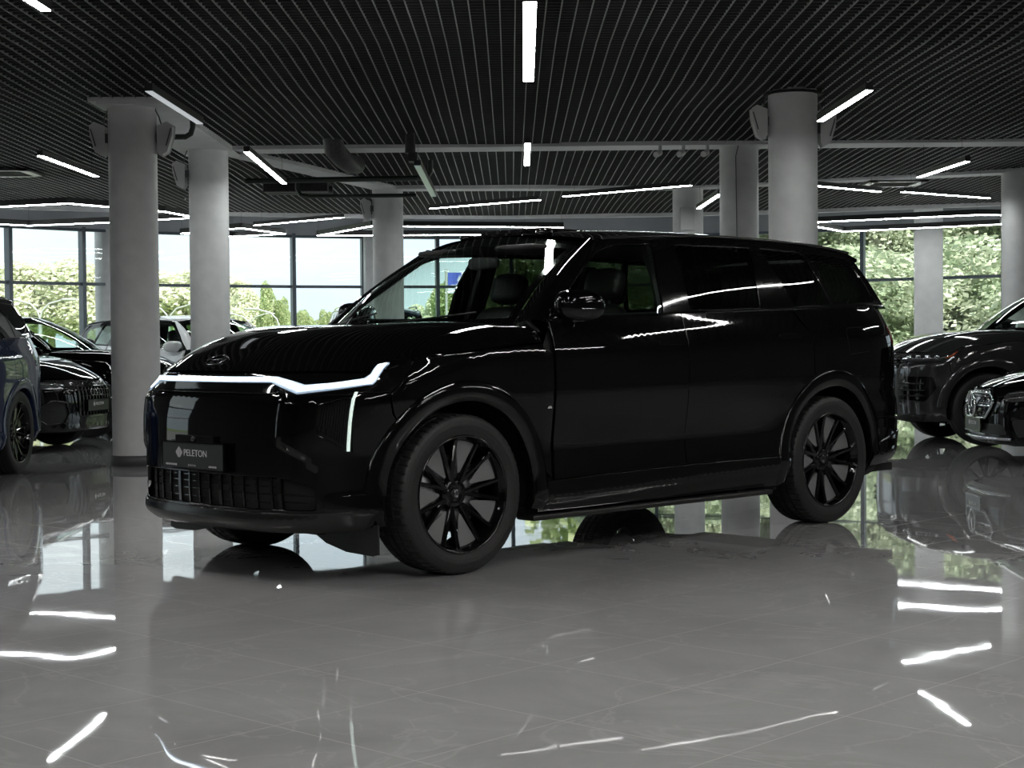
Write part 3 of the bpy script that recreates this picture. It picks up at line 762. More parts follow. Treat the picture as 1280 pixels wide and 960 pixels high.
def build_car(root,W=None,paint_m=None,res=.04,style='main',hero=False,side_glass=None,front_glass=None,wheelR=RT,insertm=None,steer=0.):
    W=W or Warp(); pm=paint_m or M['black_paint']; sgl=side_glass or M['sglass']; pgl=M['pglass'] if side_glass is None else side_glass
    ref=Vector(W((-1.6,0,.55)))
    body=lambda s,z:W(P(s,z))
    gp=lambda x,z,sg=1:W((x,sg*YG(x,z),z))
    def pn(name,poly,f,m,**k):
        k.setdefault('res',res); k.setdefault('ref',ref)
        return panel(name,poly,f,m,root,**k)
    G=.005
    AR=.475; ax=-3.05; az=.393
    def xs(*pts): return [(sX(x),z) for x,z in pts]
    # --- inner shell (dark), fills the shut lines
    for sg in (1,-1):
        pl=[(0,.24)]+xs((.49,.24))+arc(0,az,AR+.01,math.asin((.24-az)/(AR+.01)),PI-math.asin((.24-az)/(AR+.01)))+arc(ax,az,AR+.01,math.asin((.24-az)/(AR+.01)),PI-math.asin((.24-az)/(AR+.01)))+[(sX(-3.55),.24),(SEND,.26),(SEND,1.3)]
        top=[(sX(x),tab(TOPX,x)-.03) for x in (-4.05,-3.6,-3.0,-2.4,-1.8,-1.2,-.62)]+[(sX(x),tab(SE,x)-.03) for x in (-.54,-.1,.3)]+[(sX(.52),.97),(0,.97)]
        pl+=top
        if sg<0: pl=mirror(pl)
        hl=[]
        if hero:
            hg=[(0,.49),(.6,.495),(.78,.45),(.775,.365),(.57,.355),(0,.34)]
            pl2=None
        pn('body_shell',pl,body,M['shell'],off=-.03,skirt=False,res=max(res,.06))
    # floor pan and cabin sill level
    pan=MB()
    for (x0,x1,y,z) in ((.72,.47,.62,.24),(.47,-.47,.60,.24),(-.47,-2.58,.88,.235),(-2.58,-3.52,.60,.24),(-3.52,-3.95,.80,.27)):
        a=[W((x0,-y if x0!=.72 else -.55,z)),W((x0,y if x0!=.72 else .55,z)),W((x1,y,z)),W((x1,-y,z))]
        b=[(p[0],p[1],p[2]+.05) for p in a]
        pan.add(a+b,[(0,1,2,3),(7,6,5,4),(0,4,5,1),(1,5,6,2),(2,6,7,3),(3,7,4,0)])
    # engine bay firewall, boot floor
    for (x0,x1,z) in ((-.45,-3.7,.52),):
        a=[W((x0,-.84,z)),W((x0,.84,z)),W((x1,.84,z)),W((x1,-.84,z))]; pan.add(a,[(0,1,2,3)])
    a=[W((-.45,-.84,.3)),W((-.45,.84,.3)),W((-.45,.84,1.15)),W((-.45,-.84,1.15))]; pan.add(a,[(0,1,2,3)])
    pan.build('floor_pan',M['shell'],root)
    # wheel liners
    for cx_ in (0,ax):
        for sg in (1,-1):
            m=MB();n=20;vs=[]
            a0=math.asin((.24-az)/.49);a1=PI-a0
            for i in range(n+1):
                a=a0+(a1-a0)*i/n; x=cx_+.49*math.cos(a);z=az+.49*math.sin(a)
                vs+= [W((x,sg*.60,z)),W((x,sg*(abs(P(sX(x),z)[1])-.03),z))]
            m.add(vs,[(2*i,2*i+1,2*i+3,2*i+2) for i in range(n)],True)
            m.add([vs[2*i] for i in range(n+1)],[tuple(range(n+1))])
            m.build('wheel_liner',M['shell'],root)
    # --- front fascia
    seam=[(sX(.452),.895),(sX(.438),.84),(sX(.40),.72)]
    aF=math.acos(.40/AR) if False else math.atan2(.72-az,.40)
    arF=arc(0,az,AR,math.atan2(.70-az,.36),math.asin((.27-az)/AR),12)
    half=[(sX(.455),.893)]+[(sX(.43),.80)]+arF+[(.9,.262),(.5,.262),(0,.262)]
    half0=half[:-1]
    fas=half0+mirror(list(reversed(half0)))
    holes=[]
    gr=rnd([(.60,.512),(.795,.462),(.792,.352),(.57,.352),(-.57,.352),(-.792,.352),(-.795,.462),(-.60,.512)],.03)
    pk=rnd([(.795,.845),(.80,.712),(.985,.612),(.968,.878),(.90,.878)],.02)
    if hero or style=='cad': holes=[gr,pk,mirror(pk)]
    pn('front_bumper',fas,body,pm,holes=holes)
    if hero:
        pn('lower_grille_surround',gr,body,M['shell'],off=-.07,skirt=False,res=.06)
        m=MB()
        def bar(p,q,wd=.012,dp=.03,off=-.015):
            n=max(2,int(abs(q[0]-p[0])/.05)+1)
            for i in range(n):
                a=(lerp(p[0],q[0],i/n),lerp(p[1],q[1],i/n));b=(lerp(p[0],q[0],(i+1)/n),lerp(p[1],q[1],(i+1)/n))
                na=Vector(N(*a));nb=Vector(N(*b)); A=Vector(P(*a))+na*off;B=Vector(P(*b))+nb*off
                up=Vector((0,0,wd/2)) if abs(q[0]-p[0])>abs(q[1]-p[1]) else None
                if up is None:
                    t=Vector((-na.y,na.x,0)).normalized()*wd/2; up=t
                m.add([A-up,A+up,B+up,B-up,A-up-na*dp,A+up-na*dp,B+up-nb*dp,B-up-nb*dp],[(0,1,2,3),(4,7,6,5),(0,4,5,1),(3,2,6,7),(1,5,6,2),(0,3,7,4)])
        for z in (.385,.425,.462,.492): bar((-.59,z),(.59,z),.006,.03,-.03)
        for i in range(13): 
            s_=-.55+i*.0917; bar((s_,.355),(s_,.508),.022 if i in(4,8) else .009,.045,-.02)
        m.build('lower_grille',M['gloss'],root)
        for sg in (1,-1):
            m=MB()
            for z in (.392,.428): bar((sg*.62,z),(sg*.78,z-.006),.007,.04,-.025)
            bar((sg*.605,.355),(sg*.605,.505),.02,.06,-.004)
            m.build('air_curtain_vane',M['gloss'],root)
        for sg in (1,-1):
            q=pk if sg>0 else mirror(pk)
            lp=pn('fog_lamp_pocket',q,body,M['gloss'],off=-.045,skirt=False)
            m2=MB()
            for i in range(11):
                s_=.812+i*.0125
                z0=lerp(.712,.612,(s_-.80)/.185)+.02; z1=.868
                a=Vector(P(sg*s_,z0));b=Vector(P(sg*s_,z1)); n=Vector(N(sg*s_,.75)); t=Vector((-n.y,n.x,0))*.0018
                m2.add([a-n*.045-t,a-n*.02-t,b-n*.02-t,b-n*.045-t,a-n*.045+t,a-n*.02+t,b-n*.02+t,b-n*.045+t],[(0,1,2,3),(7,6,5,4),(1,5,6,2),(0,4,5,1),(3,2,6,7)])
            m2.build('lamp_rib',M['gloss'],lp)
            # projector lens block
            pth=[Vector(P(sg*.957,z))+Vector(N(sg*.95,z))*.004+Vector((0,0,0)) for z in (.630,.66,.70,.76,.82,.87)]+[Vector(P(sg*.950,.905))+Vector(N(sg*.95,.9))*.002]
            m3=MB(); 
            vs=[];
            for p in pth:
                t=Vector((.55,-.83*sg,0)).normalized()*.0085; n=Vector((.83,.55*sg,0)).normalized()
                vs+=[p-t,p-t*.4+n*.006,p+t*.4+n*.006,p+t]
            fs=[(i*4+j,i*4+j+1,i*4+j+5,i*4+j+4) for i in range(len(pth)-1) for j in range(3)]
            m3.add(vs,fs,True); m3.build('daytime_light',M['drl'],root)
        # panel crease on bumper: proud lower corner moulding
        for sg in (1,-1):
            pl=[(.83,.415),(sX(.475),.43)]+[(sX(.478),.35),(1.0,.30),(.85,.30)]
            if sg<0: pl=mirror(pl)
            pn('corner_moulding',rnd(pl,.015),body,M['gloss'],off=.007,th=.006)
        # floating lip / skid
        pl=[(-1.06,.335),(-.9,.345),(-.6,.338),(.6,.338),(.9,.345),(1.06,.335),(1.02,.262),(.7,.252),(-.7,.252),(-1.02,.262)]
        pn('front_lip',pl,body,M['satin'],off=.010,th=.03)
    # --- light band
    lb=[(0,.905),(.55,.905),(.70,.882),(.98,.905),(sX(.455),.905),(sX(.40),.955),(sX(.31),1.048),(1.19,1.028),(1.06,.992),(.9,.992),(0,.992)]
    lb=lb[1:-1]+mirror(list(reversed(lb[1:-1])))
    if style=='main' :
        pn('headlamp_band',lb,body,M['gloss'],off=-.004,res=min(res,.03))
        cl=[(.0,.964),(.50,.964),(.56,.952),(.66,.917),(.80,.930),(.985,.955)]
        tip=[(1.03,1.02),(1.055,1.03),(1.00,.935+.01)]
        up=[(.53,.976),(.60,.957),(.675,.937),(.80,.946),(.955,.967),(.99,.985),(1.012,1.028),(1.084,1.038),(1.046,.985),(1.012,.940),(.975,.938),(.80,.915),(.665,.900),(.56,.930),(.50,.952)]
        bar_=up+mirror(list(reversed(up)))
        # widen the strip along the middle
        pn('front_light_bar',bar_,body,M['ledglow'],off=.004,th=.01,res=.02,lip=.001)
        core=[(.52,.972),(.59,.954),(.67,.928),(.80,.940),(.965,.961),(1.000,.985),(1.022,1.026),(1.072,1.033),(1.036,.985),(1.002,.944),(.80,.922),(.665,.908),(.57,.936),(.51,.957)]
        pn('light_bar_core',core+mirror(list(reversed(core))),body,M['led'],off=.009,th=.004,res=.02,lip=.0005)
    else:
        pn('headlamp_band',lb,body,pm,off=-.001)
    # --- hood
    e=.004
    pl=[(-1+e,.012),(-1+e,.5),(-1+e,.995),(-.5,.995),(.5,.995),(1-e,.995),(1-e,.5),(1-e,.012),(.8,.012),(0,.012),(-.8,.012)]
    hf=lambda t,u:W(hoodf(t,u))
    m=MB(); nt_,nu_=(64,44) if hero else (30,18)
    vs=[];ns=[]
    ref2=Vector(W((-.2,0,.3)))
    for j in range(nu_+1):
        u=.006+(.992-.006)*(j/nu_)**1.35
        for i in range(nt_+1):
            t=-1+2*i/nt_; t=math.copysign(abs(t)**.85,t)*.996
            vs.append(hf(t,u)); ns.append(fnormal(hf,t*.995,min(.985,max(.012,u)),ref2))
    fs=[(j*(nt_+1)+i,j*(nt_+1)+i+1,(j+1)*(nt_+1)+i+1,(j+1)*(nt_+1)+i) for j in range(nu_) for i in range(nt_)]
    m.add(vs,fs,True,ns)
    edge=[i for i in range(nt_+1)]+[(j)*(nt_+1)+nt_ for j in range(1,nu_+1)]+[nu_*(nt_+1)+i for i in range(nt_-1,-1,-1)]+[j*(nt_+1) for j in range(nu_-1,0,-1)]
    a=[vs[i] for i in edge]; b=[tuple(Vector(vs[i])-ns[i]*.014) for i in edge]; L=len(a)
    m.add(a+b,[(i,(i+1)%L,L+(i+1)%L,L+i) for i in range(L)],False)
    m.build('hood',pm,root)
    # --- side panels (both sides)
    for sg in (1,-1):
        mr=(lambda q:q) if sg>0 else mirror
        ft=[(sX(x),tab(SE,x)-.006) for x in (.29,.08,-.13,-.35,-.53)]
        fend=[(sX(.443),.893),(sX(.415),.80)]+arc(0,az,AR,math.atan2(.70-az,.345),PI-math.asin((.30-az)/AR),20)+xs((-.535,.30))+list(reversed(ft))+[(sX(.385),.955)]
        pn('fender',mr(fend),body,pm)
        # vertical vent blade behind the arch
        if style=='main':
            bl=xs((-.545,.50),(-.60,.44),(-.605,1.07),(-.545,1.10))
            pn('fender_vent',mr(bl),body,M['gloss'],off=-.012)
        else:
            pn('fender_vent',mr(xs((-.545,.30),(-.605,.30),(-.605,1.12),(-.545,1.12))),body,pm)
        dt=[(sX(x),tab(TOPX,x)-.004) for x in (-.615,-.7,-1.07,-1.4,-1.655)]
        pn('front_door',mr(xs((-.615,.43),(-1.655,.45))+list(reversed(dt))[0:1]+list(reversed(dt))[1:]),body,pm)
        rt=[(sX(x),tab(TOPX,x)-.004) for x in (-1.665,-2.2,-2.69)]
        ra=arc(ax,az,AR,PI-.24,PI-math.atan2(.925-az,-2.83-ax) if False else math.atan2(.86-az,-2.80-ax+0.0),8)
        ra=arc(ax,az,AR,PI*0+math.atan2(.45-az,.471),math.atan2(.86-az,.235),8)
        rd=xs((-1.665,.452))+xs((-2.57,.452))+ra+xs((-2.83,1.0),(-2.825,1.17),(-2.70,1.28))+list(reversed(rt))
        pn('rear_door',mr(rd),body,pm)
        qt=[(sX(x),tab(TOPX,x)-.004) for x in (-2.71,-3.1,-3.6,-3.9)]
        qa=arc(ax,az,AR,math.atan2(.865-az,.225),PI-math.atan2(.62-az,.417),16)
        qd=qa+xs((-3.60,.635),(-3.9,.64))+[(sYr(.80),.64),(sYr(.78),1.30)]+list(reversed(qt))+xs((-2.837,1.17),(-2.842,1.0))
        pn('quarter_panel',mr(qd),body,pm)
        # rear bumper corner
        rb=arc(ax,az,AR,PI-math.atan2(.605-az,.425),PI-math.asin((.33-az)/AR),8)+xs((-3.55,.33))+[(SEND-.004,.345),(SEND-.004,.63),(sYr(.80),.628)]+xs((-3.60,.622))
        pn('rear_bumper',mr(rb),body,pm)
        pn('tailgate',mr([(sYr(.775),.64),(sYr(.765),1.32),(SEND-.002,1.33),(SEND-.002,.64)]),body,pm)
        if hero:
            pn('rear_moulding',mr(rnd(xs((-3.56,.40),(-3.60,.47),(-3.9,.53))+[(sYr(.70),.55),(sYr(.70),.36),(sX(-3.8),.36)],.02)),body,M['gloss'],off=.010,th=.012)
        # tail lamp
        pn('tail_lamp',mr(rnd([(sX(-3.86),1.10),(sYr(.80),1.14),(SEND-.01,1.14),(SEND-.01,1.19),(sYr(.80),1.20),(sX(-3.84),1.22)],.01)),body,M['redlens'],off=.004,th=.01)
        # sill / skirt
        sk=xs((-.50,.27),(-2.56,.27),(-2.535,.44),(-1.66,.44),(-.51,.42))
        pn('side_skirt',mr(sk),body,M['gloss'] if hero else pm,off=.004)
        # arch flares
        for cx_ in (0,ax):
            m=MB(); n=44; a0=math.asin((.27-az)/.57)if cx_==0 else math.asin((.36-az)/.57); a1=PI-math.asin((.27-az)/.57)
            if cx_!=0: a0,a1=math.asin((.27-az)/.57),PI-math.asin((.42-az)/.57)
            else: a0=math.asin((.42-az)/.57)
            rows=[]
            for i in range(n+1):
                a=a0+(a1-a0)*i/n
                sq=1+.0*math.cos(4*a)
                row=[]
                for (r,o) in ((.452,-.05),(.455,.003),(.458,.009),(.50,.011),(.548,.010),(.555,.004),(.558,-.004)):
                    x=cx_+r*math.cos(a); z=az+r*math.sin(a)
                    s_=sX(x); zz=z
                    p=Vector(P(sg*s_,zz)); q=Vector(N(sg*s_,zz)); row.append(W(tuple(p+q*o)))
                rows.append(row)
            K=len(rows[0]); vs=[p for r_ in rows for p in r_]
            m.add(vs,[(i*K+j,i*K+j+1,(i+1)*K+j+1,(i+1)*K+j) for i in range(n) for j in range(K-1)],True)
            m.build('wheel_arch_trim',M['gloss'] if hero else pm,root)
        # door handles
        for (x0,x1,z) in ((-1.42,-1.62,1.125),(-2.50,-2.68,1.16)):
            pn('door_handle',mr(rnd(xs((x0,z-.016),(x1,z-.012),(x1,z+.014),(x0,z+.010)),.012)),body,M['gloss'],off=.004,th=.01,res=.03,lip=.002)
        # --- greenhouse side
        gf=lambda x,z,sg=sg:gp(x,z,sg)
        top=[(x,ZD(x)+.004) for x in (-1.19,-1.3,-1.6,-2.0,-2.5,-3.0,-3.4,-3.62)]
        out=[(-.60,1.240),(-.80,1.385),(-1.0,1.535)]+top+[(-3.665,1.60),(-3.765,1.42),(-3.81,1.352),(-3.6,1.352),(-3.1,1.342),(-2.7,1.327),(-2.2,1.312),(-1.7,1.295),(-1.07,1.262)]
        w1=rnd([(-.675,1.272),(-.80,1.36),(-1.0,1.508),(-1.175,1.625),(-1.32,1.668),(-1.62,1.683),(-1.555,1.48),(-1.535,1.285),(-1.1,1.272)],.025)
        w2=rnd([(-1.79,1.683),(-2.50,1.690),(-2.43,1.50),(-2.42,1.322),(-1.76,1.303)],.025)
        w3=rnd([(-2.58,1.690),(-3.01,1.680),(-3.165,1.352),(-2.76,1.334)],.02)
        w4=rnd([(-3.055,1.679),(-3.535,1.665),(-3.72,1.378),(-3.20,1.356)],.025)
        pn('window_frame',out,gf,M['gloss'],holes=[w1,w2,w3,w4],res=max(.03,res*.8))
        pn('front_door_window',w1,gf,sgl,off=-.006,skirt=False,res=.06)
        if hero:
            # inner edge of the front door frame
            fr=MB(); 
            ins=[(x_,z_) for x_,z_ in w1]
            k=len(ins); a=[gf(x_,z_) for x_,z_ in ins]; cxm=sum(p[0] for p in ins)/k; czm=sum(p[1] for p in ins)/k
            b=[gf(lerp(x_,cxm,.04),lerp(z_,czm,.06)) for x_,z_ in ins]
            fr.add([(p[0],p[1]-sg*.012,p[2]) for p in a]+[(p[0],p[1]-sg*.03,p[2]) for p in b],[(i,(i+1)%k,k+(i+1)%k,k+i) for i in range(k)],False)
            fr.build('window_seal',M['matte'],root)
        for q_ in (w2,w3,w4): pn('rear_side_window',q_,gf,pgl,off=-.004,skirt=False,res=.06)
        # waist trim between door tops and windows
        m=MB();vs=[]
        xx=[-.60+(-3.72+.60)*i/40 for i in range(41)]
        for x in xx:
            zt=tab(TOPX,x); p=P(sg*sX(x),zt-.006)
            zg=tab([(-3.86,1.352),(-3.6,1.352),(-3.1,1.342),(-2.7,1.327),(-2.2,1.312),(-1.7,1.295),(-1.07,1.262),(-.6,1.24)],x)
            q=(x,sg*(YG(x,zg)+.001),zg)
            mid=(lerp(p[0],q[0],.5),lerp(p[1],q[1],.45),max(p[2],q[2])+.002)
            vs+=[W(tuple(Vector(p)-Vector((0,sg*.004,0)))),W(mid),W(q)]
        m.add(vs,[(3*i+j,3*i+j+1,3*i+j+4,3*i+j+3) for i in range(40) for j in (0,1)],True)
        m.build('waist_trim',M['gloss'] if hero else M['satin'],root)
        # A pillar: bridges windscreen edge and window frame
        m=MB();vs=[];n=16
        gA=[(-.60,1.240),(-.80,1.385),(-1.0,1.535),(-1.19,ZD(-1.19)+.004)]
        def gpt(t):
            k=t*3; i=min(2,int(k)); f_=k-i
            return (lerp(gA[i][0],gA[i+1][0],f_),lerp(gA[i][1],gA[i+1][1],f_))
        for i in range(n+1):
            t=i/n; wsp=Vector(WS(t,sg*1.012)); x,z=gpt(t); g_=Vector((x,sg*YG(x,z),z))
            for k in range(6):
                q=k/5.; p=wsp.lerp(g_,q); out_=Vector((.45,sg*.75,.45)).normalized(); p=p+out_*(.030*math.sin(PI*q))
                vs.append(W(tuple(p)))
        m.add(vs,[(i*6+j,i*6+j+1,(i+1)*6+j+1,(i+1)*6+j) for i in range(n) for j in range(5)],True)
        m.build('windscreen_pillar',pm,root)
        # D pillar to the rear glass
        m=MB();vs=[];n=10
        for i in range(n+1):
            t=i/n; x,z=[(-3.86,1.352),(-3.80,1.42),(-3.70,1.60),(-3.62,ZD(-3.62)+.004)][0],0
            kk=t*3; ii=min(2,int(kk)); f_=kk-ii; L4=[(-3.81,1.352),(-3.765,1.42),(-3.665,1.60),(-3.62,ZD(-3.62)+.004)]
            x=lerp(L4[ii][0],L4[ii+1][0],f_);z=lerp(L4[ii][1],L4[ii+1][1],f_)
            g_=Vector((x,sg*YG(x,z),z)); r_=Vector((x-.06,sg*(YG(x,z)-.14),z+.0))
            for k in range(5):
                q=k/4; p=g_.lerp(r_,q)+Vector((-.6,sg*.8,0)).normalized()*.02*math.sin(PI*q); vs.append(W(tuple(p)))
        m.add(vs,[(i*5+j,i*5+j+1,(i+1)*5+j+1,(i+1)*5+j) for i in range(n) for j in range(4)],True)
        m.build('rear_pillar',M['gloss'],root)
        # mirror
        mm=MB(); cy_=1.005 if sg>0 else -.975; cx_=-.76 if sg>0 else -.86; cz_=1.318 if sg>0 else 1.30
        Rm=Matrix.Rotation(sg*1.18,3,'Z')
        mm.sell((0,0,0),(.085,.138,.082),(.72,.62),24,14,Rm)
        # squarer outboard end
        mm.v=[(x,y,z+(.010 if z<0 else -.025)*sstep(.0,.14,-x)) for x,y,z in mm.v]
        c0=W((cx_,cy_,cz_)); mm.v=[(x+c0[0],y+c0[1],z+c0[2]) for x,y,z in mm.v]
        mo=mm.build('mirror',pm,root)
        st=MB(); a=Vector(W((-.67,sg*.90,1.24)));b=Vector(c0)+Vector((.07,-sg*.03,-.05))
        st.tube([a,a.lerp(b,.5)+Vector((0,0,-.004)),b],[.035,.028,.032],12)
        st.build('mirror_stalk',M['gloss'],mo)
        gl=MB().sell(tuple(Vector(c0)+Rm@Vector((-.072,0,0))),(.012,.118,.064),(.6,.6),18,10,Rm); gl.build('mirror_glass',M['chrome'],mo)
        if hero:
            ind=MB(); ind.tube([tuple(Vector(c0)+Rm@Vector((.083-.035*abs(k)**3,sg*k*.12,-.018))) for k in (-.2,.1,.4,.7,.98)],.0035,8); ind.build('mirror_indicator',M['darkchrome'],mo)
    # --- roof
    n,k=(40,24) if hero else (20,12); vs=[]
    ns=[]
    rf=lambda u,v:W((lerp(lerp(-1.085,-1.21,abs(v)**2.2),-3.74+.10*v*v,u),v*YR(lerp(-1.1,-3.7,u)),ROOF(lerp(lerp(-1.085,-1.21,abs(v)**2.2),-3.74+.1*v*v,u),v*YR(lerp(-1.1,-3.7,u)))))
    m=MB()
    for i in range(n+1):
        for j in range(k+1):
            u=i/n;v=-1+2*j/k; v=math.copysign(abs(v)**.8,v); vs.append(rf(u,v)); ns.append(fnormal(rf,min(.99,max(.01,u)),v*.99,ref))
    m.add(vs,[(i*(k+1)+j,i*(k+1)+j+1,(i+1)*(k+1)+j+1,(i+1)*(k+1)+j) for i in range(n) for j in range(k)],True,ns)
    # inner headliner
    m.add([(p[0],p[1]*.99,p[2]-.03) for p in vs],[(i*(k+1)+j,(i+1)*(k+1)+j,(i+1)*(k+1)+j+1,i*(k+1)+j+1) for i in range(n) for j in range(k)],True,mi=1)
    # spoiler tail
    tl=[vs[n*(k+1)+j] for j in range(k+1)]
    t2=[(p[0]-.10,p[1]*.985,p[2]-.022) for p in tl]; t3=[(p[0]-.095,p[1]*.98,p[2]-.042) for p in tl]; t4=[(p[0]+.06,p[1]*.95,p[2]-.075) for p in tl]
    allv=tl+t2+t3+t4; K=k+1
    m.add(allv,[(r*K+j,r*K+j+1,(r+1)*K+j+1,(r+1)*K+j) for r in range(3) for j in range(k)],True)
    m.build('roof',[pm,M['matte']],root)
    # roof rail / gutter trim
    for sg in (1,-1):
        m=MB(); m.tube([W((x,sg*(YR(x)+.004),ZD(x)+.010)) for x in [-1.25+(-3.6+1.25)*i/20 for i in range(21)]],.009,8); m.build('roof_trim',M['satin'] if hero else M['gloss'],root)
        if style=='rails':
            m=MB(); xs_=[-1.5+(-3.3+1.5)*i/14 for i in range(15)]
            m.tube([W((x,sg*(YR(x)-.05),ROOF(x,YR(x)-.05)+(.05 if 0<i<14 else .0))) for i,x in enumerate(xs_)],.014,8); m.build('roof_rail',M['chrome'],root)
    # --- windscreen
    wf=lambda u,v:W(WS(v,u))
    m=MB(); vs=[];ns=[];nn=24
    for i in range(nn+1):
        for j in range(nn+1):
            u=-1+2*j/nn;v=i/nn; vs.append(wf(u,v)); ns.append(fnormal(wf,u,v,ref))
    m.add(vs,[(i*(nn+1)+j,i*(nn+1)+j+1,(i+1)*(nn+1)+j+1,(i+1)*(nn+1)+j) for i in range(nn) for j in range(nn)],True,ns)
    m.build('windscreen',front_glass or M['wglass'],root)
    # black frit border, just under the glass
    m=MB()
    def strip(fa,fb,n=24):
        vs=[]
        for i in range(n+1):
            t=i/n; vs+=[fa(t),fb(t)]
        vs=[(p[0],p[1],p[2]-.006) for p in vs]
        m.add(vs,[(2*i,2*i+1,2*i+3,2*i+2) for i in range(n)],True)
    strip(lambda t:wf(-1+2*t,.999),lambda t:wf(-1+2*t,.88))
    strip(lambda t:wf(-1+2*t,.0),lambda t:wf(-1+2*t,.07))
    for sg in (1,-1): strip(lambda t:wf(sg*1.0,t),lambda t:wf(sg*.955,t))
    m.build('windscreen_border',M['gloss'],root)
    # cowl + dash
    m=MB(); vs=[]
    for i in range(25):
        t=(-1+2*i/24)*.86
        h=W(hoodf(t,.992)); w0=W(WS(.0,max(-1,min(1,t/.86*1.0)))); vs+=[(h[0]+.01,h[1],h[2]-.02),(w0[0],w0[1],w0[2]-.004)]
    m.add(vs,[(2*i,2*i+1,2*i+3,2*i+2) for i in range(24)],True); m.build('cowl',M['matte'],root)
    if hero:
        for (u0,u1,v1) in ((-.75,-.05,.12),(.0,.78,.10)):
            m=MB(); a=Vector(wf(u0,.0));b=Vector(wf(u1,v1)); m.tube([a+Vector((.03,0,.0)),a+Vector((.0,0,.02)),b+Vector((.01,0,.012))],.005,6)
            m.build('wiper',M['matte'],root)
    # rear glass
    m=MB(); vs=[]
    for i in range(13):
        v=i/12; z=lerp(1.335,1.66,v); x=tab([(1.33,-3.95),(1.42,-3.90),(1.6,-3.79),(1.67,-3.74)],z)
        for j in range(17):
            u=-1+2*j/16; y=u*(lerp(.80,.62,v)); vs.append(W((x+.06*abs(u)**2.5,y,z)))
    m.add(vs,[(i*17+j,i*17+j+1,(i+1)*17+j+1,(i+1)*17+j) for i in range(12) for j in range(16)],True); m.build('rear_window',pgl,root)
    # --- cabin
    m=MB()
    dv=[]
    for (x,z) in ((-.30,.70),(-.32,1.17),(-.52,1.205),(-.78,1.19),(-.86,1.12),(-.80,.95),(-.75,.6)):
        dv+=[W((x-.10*((abs(y)/.8)**2)*(1 if x>-.6 else .3),y,z-.02*(abs(y)/.8)**2)) for y in (-.82,-.45,0,.45,.82)]
    m.add(dv,[(i*5+j,i*5+j+1,(i+1)*5+j+1,(i+1)*5+j) for i in range(6) for j in range(4)],True)
    m.build('dashboard',M['matte'],root)
    def seat(x,y,wd=.25):
        s=MB(); s.sell(W((x,y,.72)),(.26,wd,.09),(.5,.5)); Rm=Matrix.Rotation(-.28,3,'Y')
        s.sell(W((x-.30,y,1.03)),(.075,wd*.95,.33),(.5,.5),18,12,Rm)
        o=s.build('seat',M['seat'],root)
        h=MB(); hx=W((x-.42,y,1.46)); h.sell(hx,(.055,.135,.095),(.55,.55),18,10,Rm)
        h.tube([(hx[0]+.01,hx[1]-.05,hx[2]-.06),(hx[0]+.03,hx[1]-.05,hx[2]-.2)],.008,6);h.tube([(hx[0]+.01,hx[1]+.05,hx[2]-.06),(hx[0]+.03,hx[1]+.05,hx[2]-.2)],.008,6)
        h.build('headrest',M['seat'],o)
    for x in (-1.18,): seat(x,.40);seat(x,-.40)
    if hero:
        for x in (-2.10,): seat(x,.42);seat(x,-.42)
        for x in (-2.95,): seat(x,.35,.3);seat(x,-.35,.3)
        m=MB(); 
        c=Vector((-.93,.40,1.10)); Rm=Matrix.Rotation(math.radians(-68),3,'Y')
        m.tube([c+Rm@Vector((.185*math.cos(a),.185*math.sin(a),0)) for a in [2*PI*i/28 for i in range(29)]],.014,8,False)
        for a in (0.,PI,PI*1.5): m.tube([c,c+Rm@Vector((.18*math.cos(a+PI/2),.18*math.sin(a+PI/2),0))],.012,6)
        m.sell(tuple(c),(.05,.07,.05),(.7,.7),12,8); m.tube([c,c+Vector((.2,0,-.08))],.03,8)
        m.build('steering_wheel',M['matte'],root)
        m=MB(); m.box((-.80,.0,1.19),(.02,.42,.13),0,Matrix.Rotation(-.25,3,'Y')); m.build('centre_screen',M['gloss'],root,bevel=.006)
        m=MB(); m.sell((-1.02,0,1.585),(.02,.125,.036),(.5,.5),16,8); m.tube([(-1.02,0,1.6),(-.98,0,1.69)],.008,6); m.build('rear_view_mirror',M['matte'],root)
        m=MB(); m.box((-.40,.12,1.222),(.09,.16,.012),.2); m.build('dashboard_card',M['paper'],root)
        for sg in (1,-1):
            m=MB(); m.box((-1.69,sg*.765,1.44),(.13,.04,.42),0,Matrix.Rotation(sg*.42,3,'X')); m.build('centre_pillar_trim',M['matte'],root,bevel=.01)
            m=MB(); m.sell((-1.0,sg*.33,1.655),(.075,.17,.018),(.4,.4),16,6); m.build('sun_visor',M['matte'],root)
            # boot side trims that block the third row
            m=MB(); m.box((-2.62,sg*.765,1.45),(.12,.03,.40),0,Matrix.Rotation(sg*.42,3,'X')); m.build('rear_pillar_trim',M['matte'],root,bevel=.01)
    # wheels
    for cx_ in (0,ax):
        for sg in (1,-1):
            p=W((cx_,sg*.822,0)); o=wheel_parts(root,(p[0],p[1],wheelR),0 if sg>0 else PI,wheelR,hero,insertm)
            if cx_==0 and steer: o.rotation_euler[2]+=steer
            o.rotation_euler[1]=0
    return W
def text_mesh(body_txt,size,align='CENTER'):
    c=bpy.data.curves.new('t','FONT'); c.body=body_txt; c.size=size; c.align_x=align; c.extrude=.0006
    o=bpy.data.objects.new('t',c); COL.objects.link(o); dg=bpy.context.evaluated_depsgraph_get(); dg.update()
    me=bpy.data.meshes.new_from_object(o.evaluated_get(dg)); bpy.data.objects.remove(o)
    v=[tuple(x.co) for x in me.vertices]; f=[tuple(p.vertices) for p in me.polygons]
    bpy.data.meshes.remove(me); return v,f
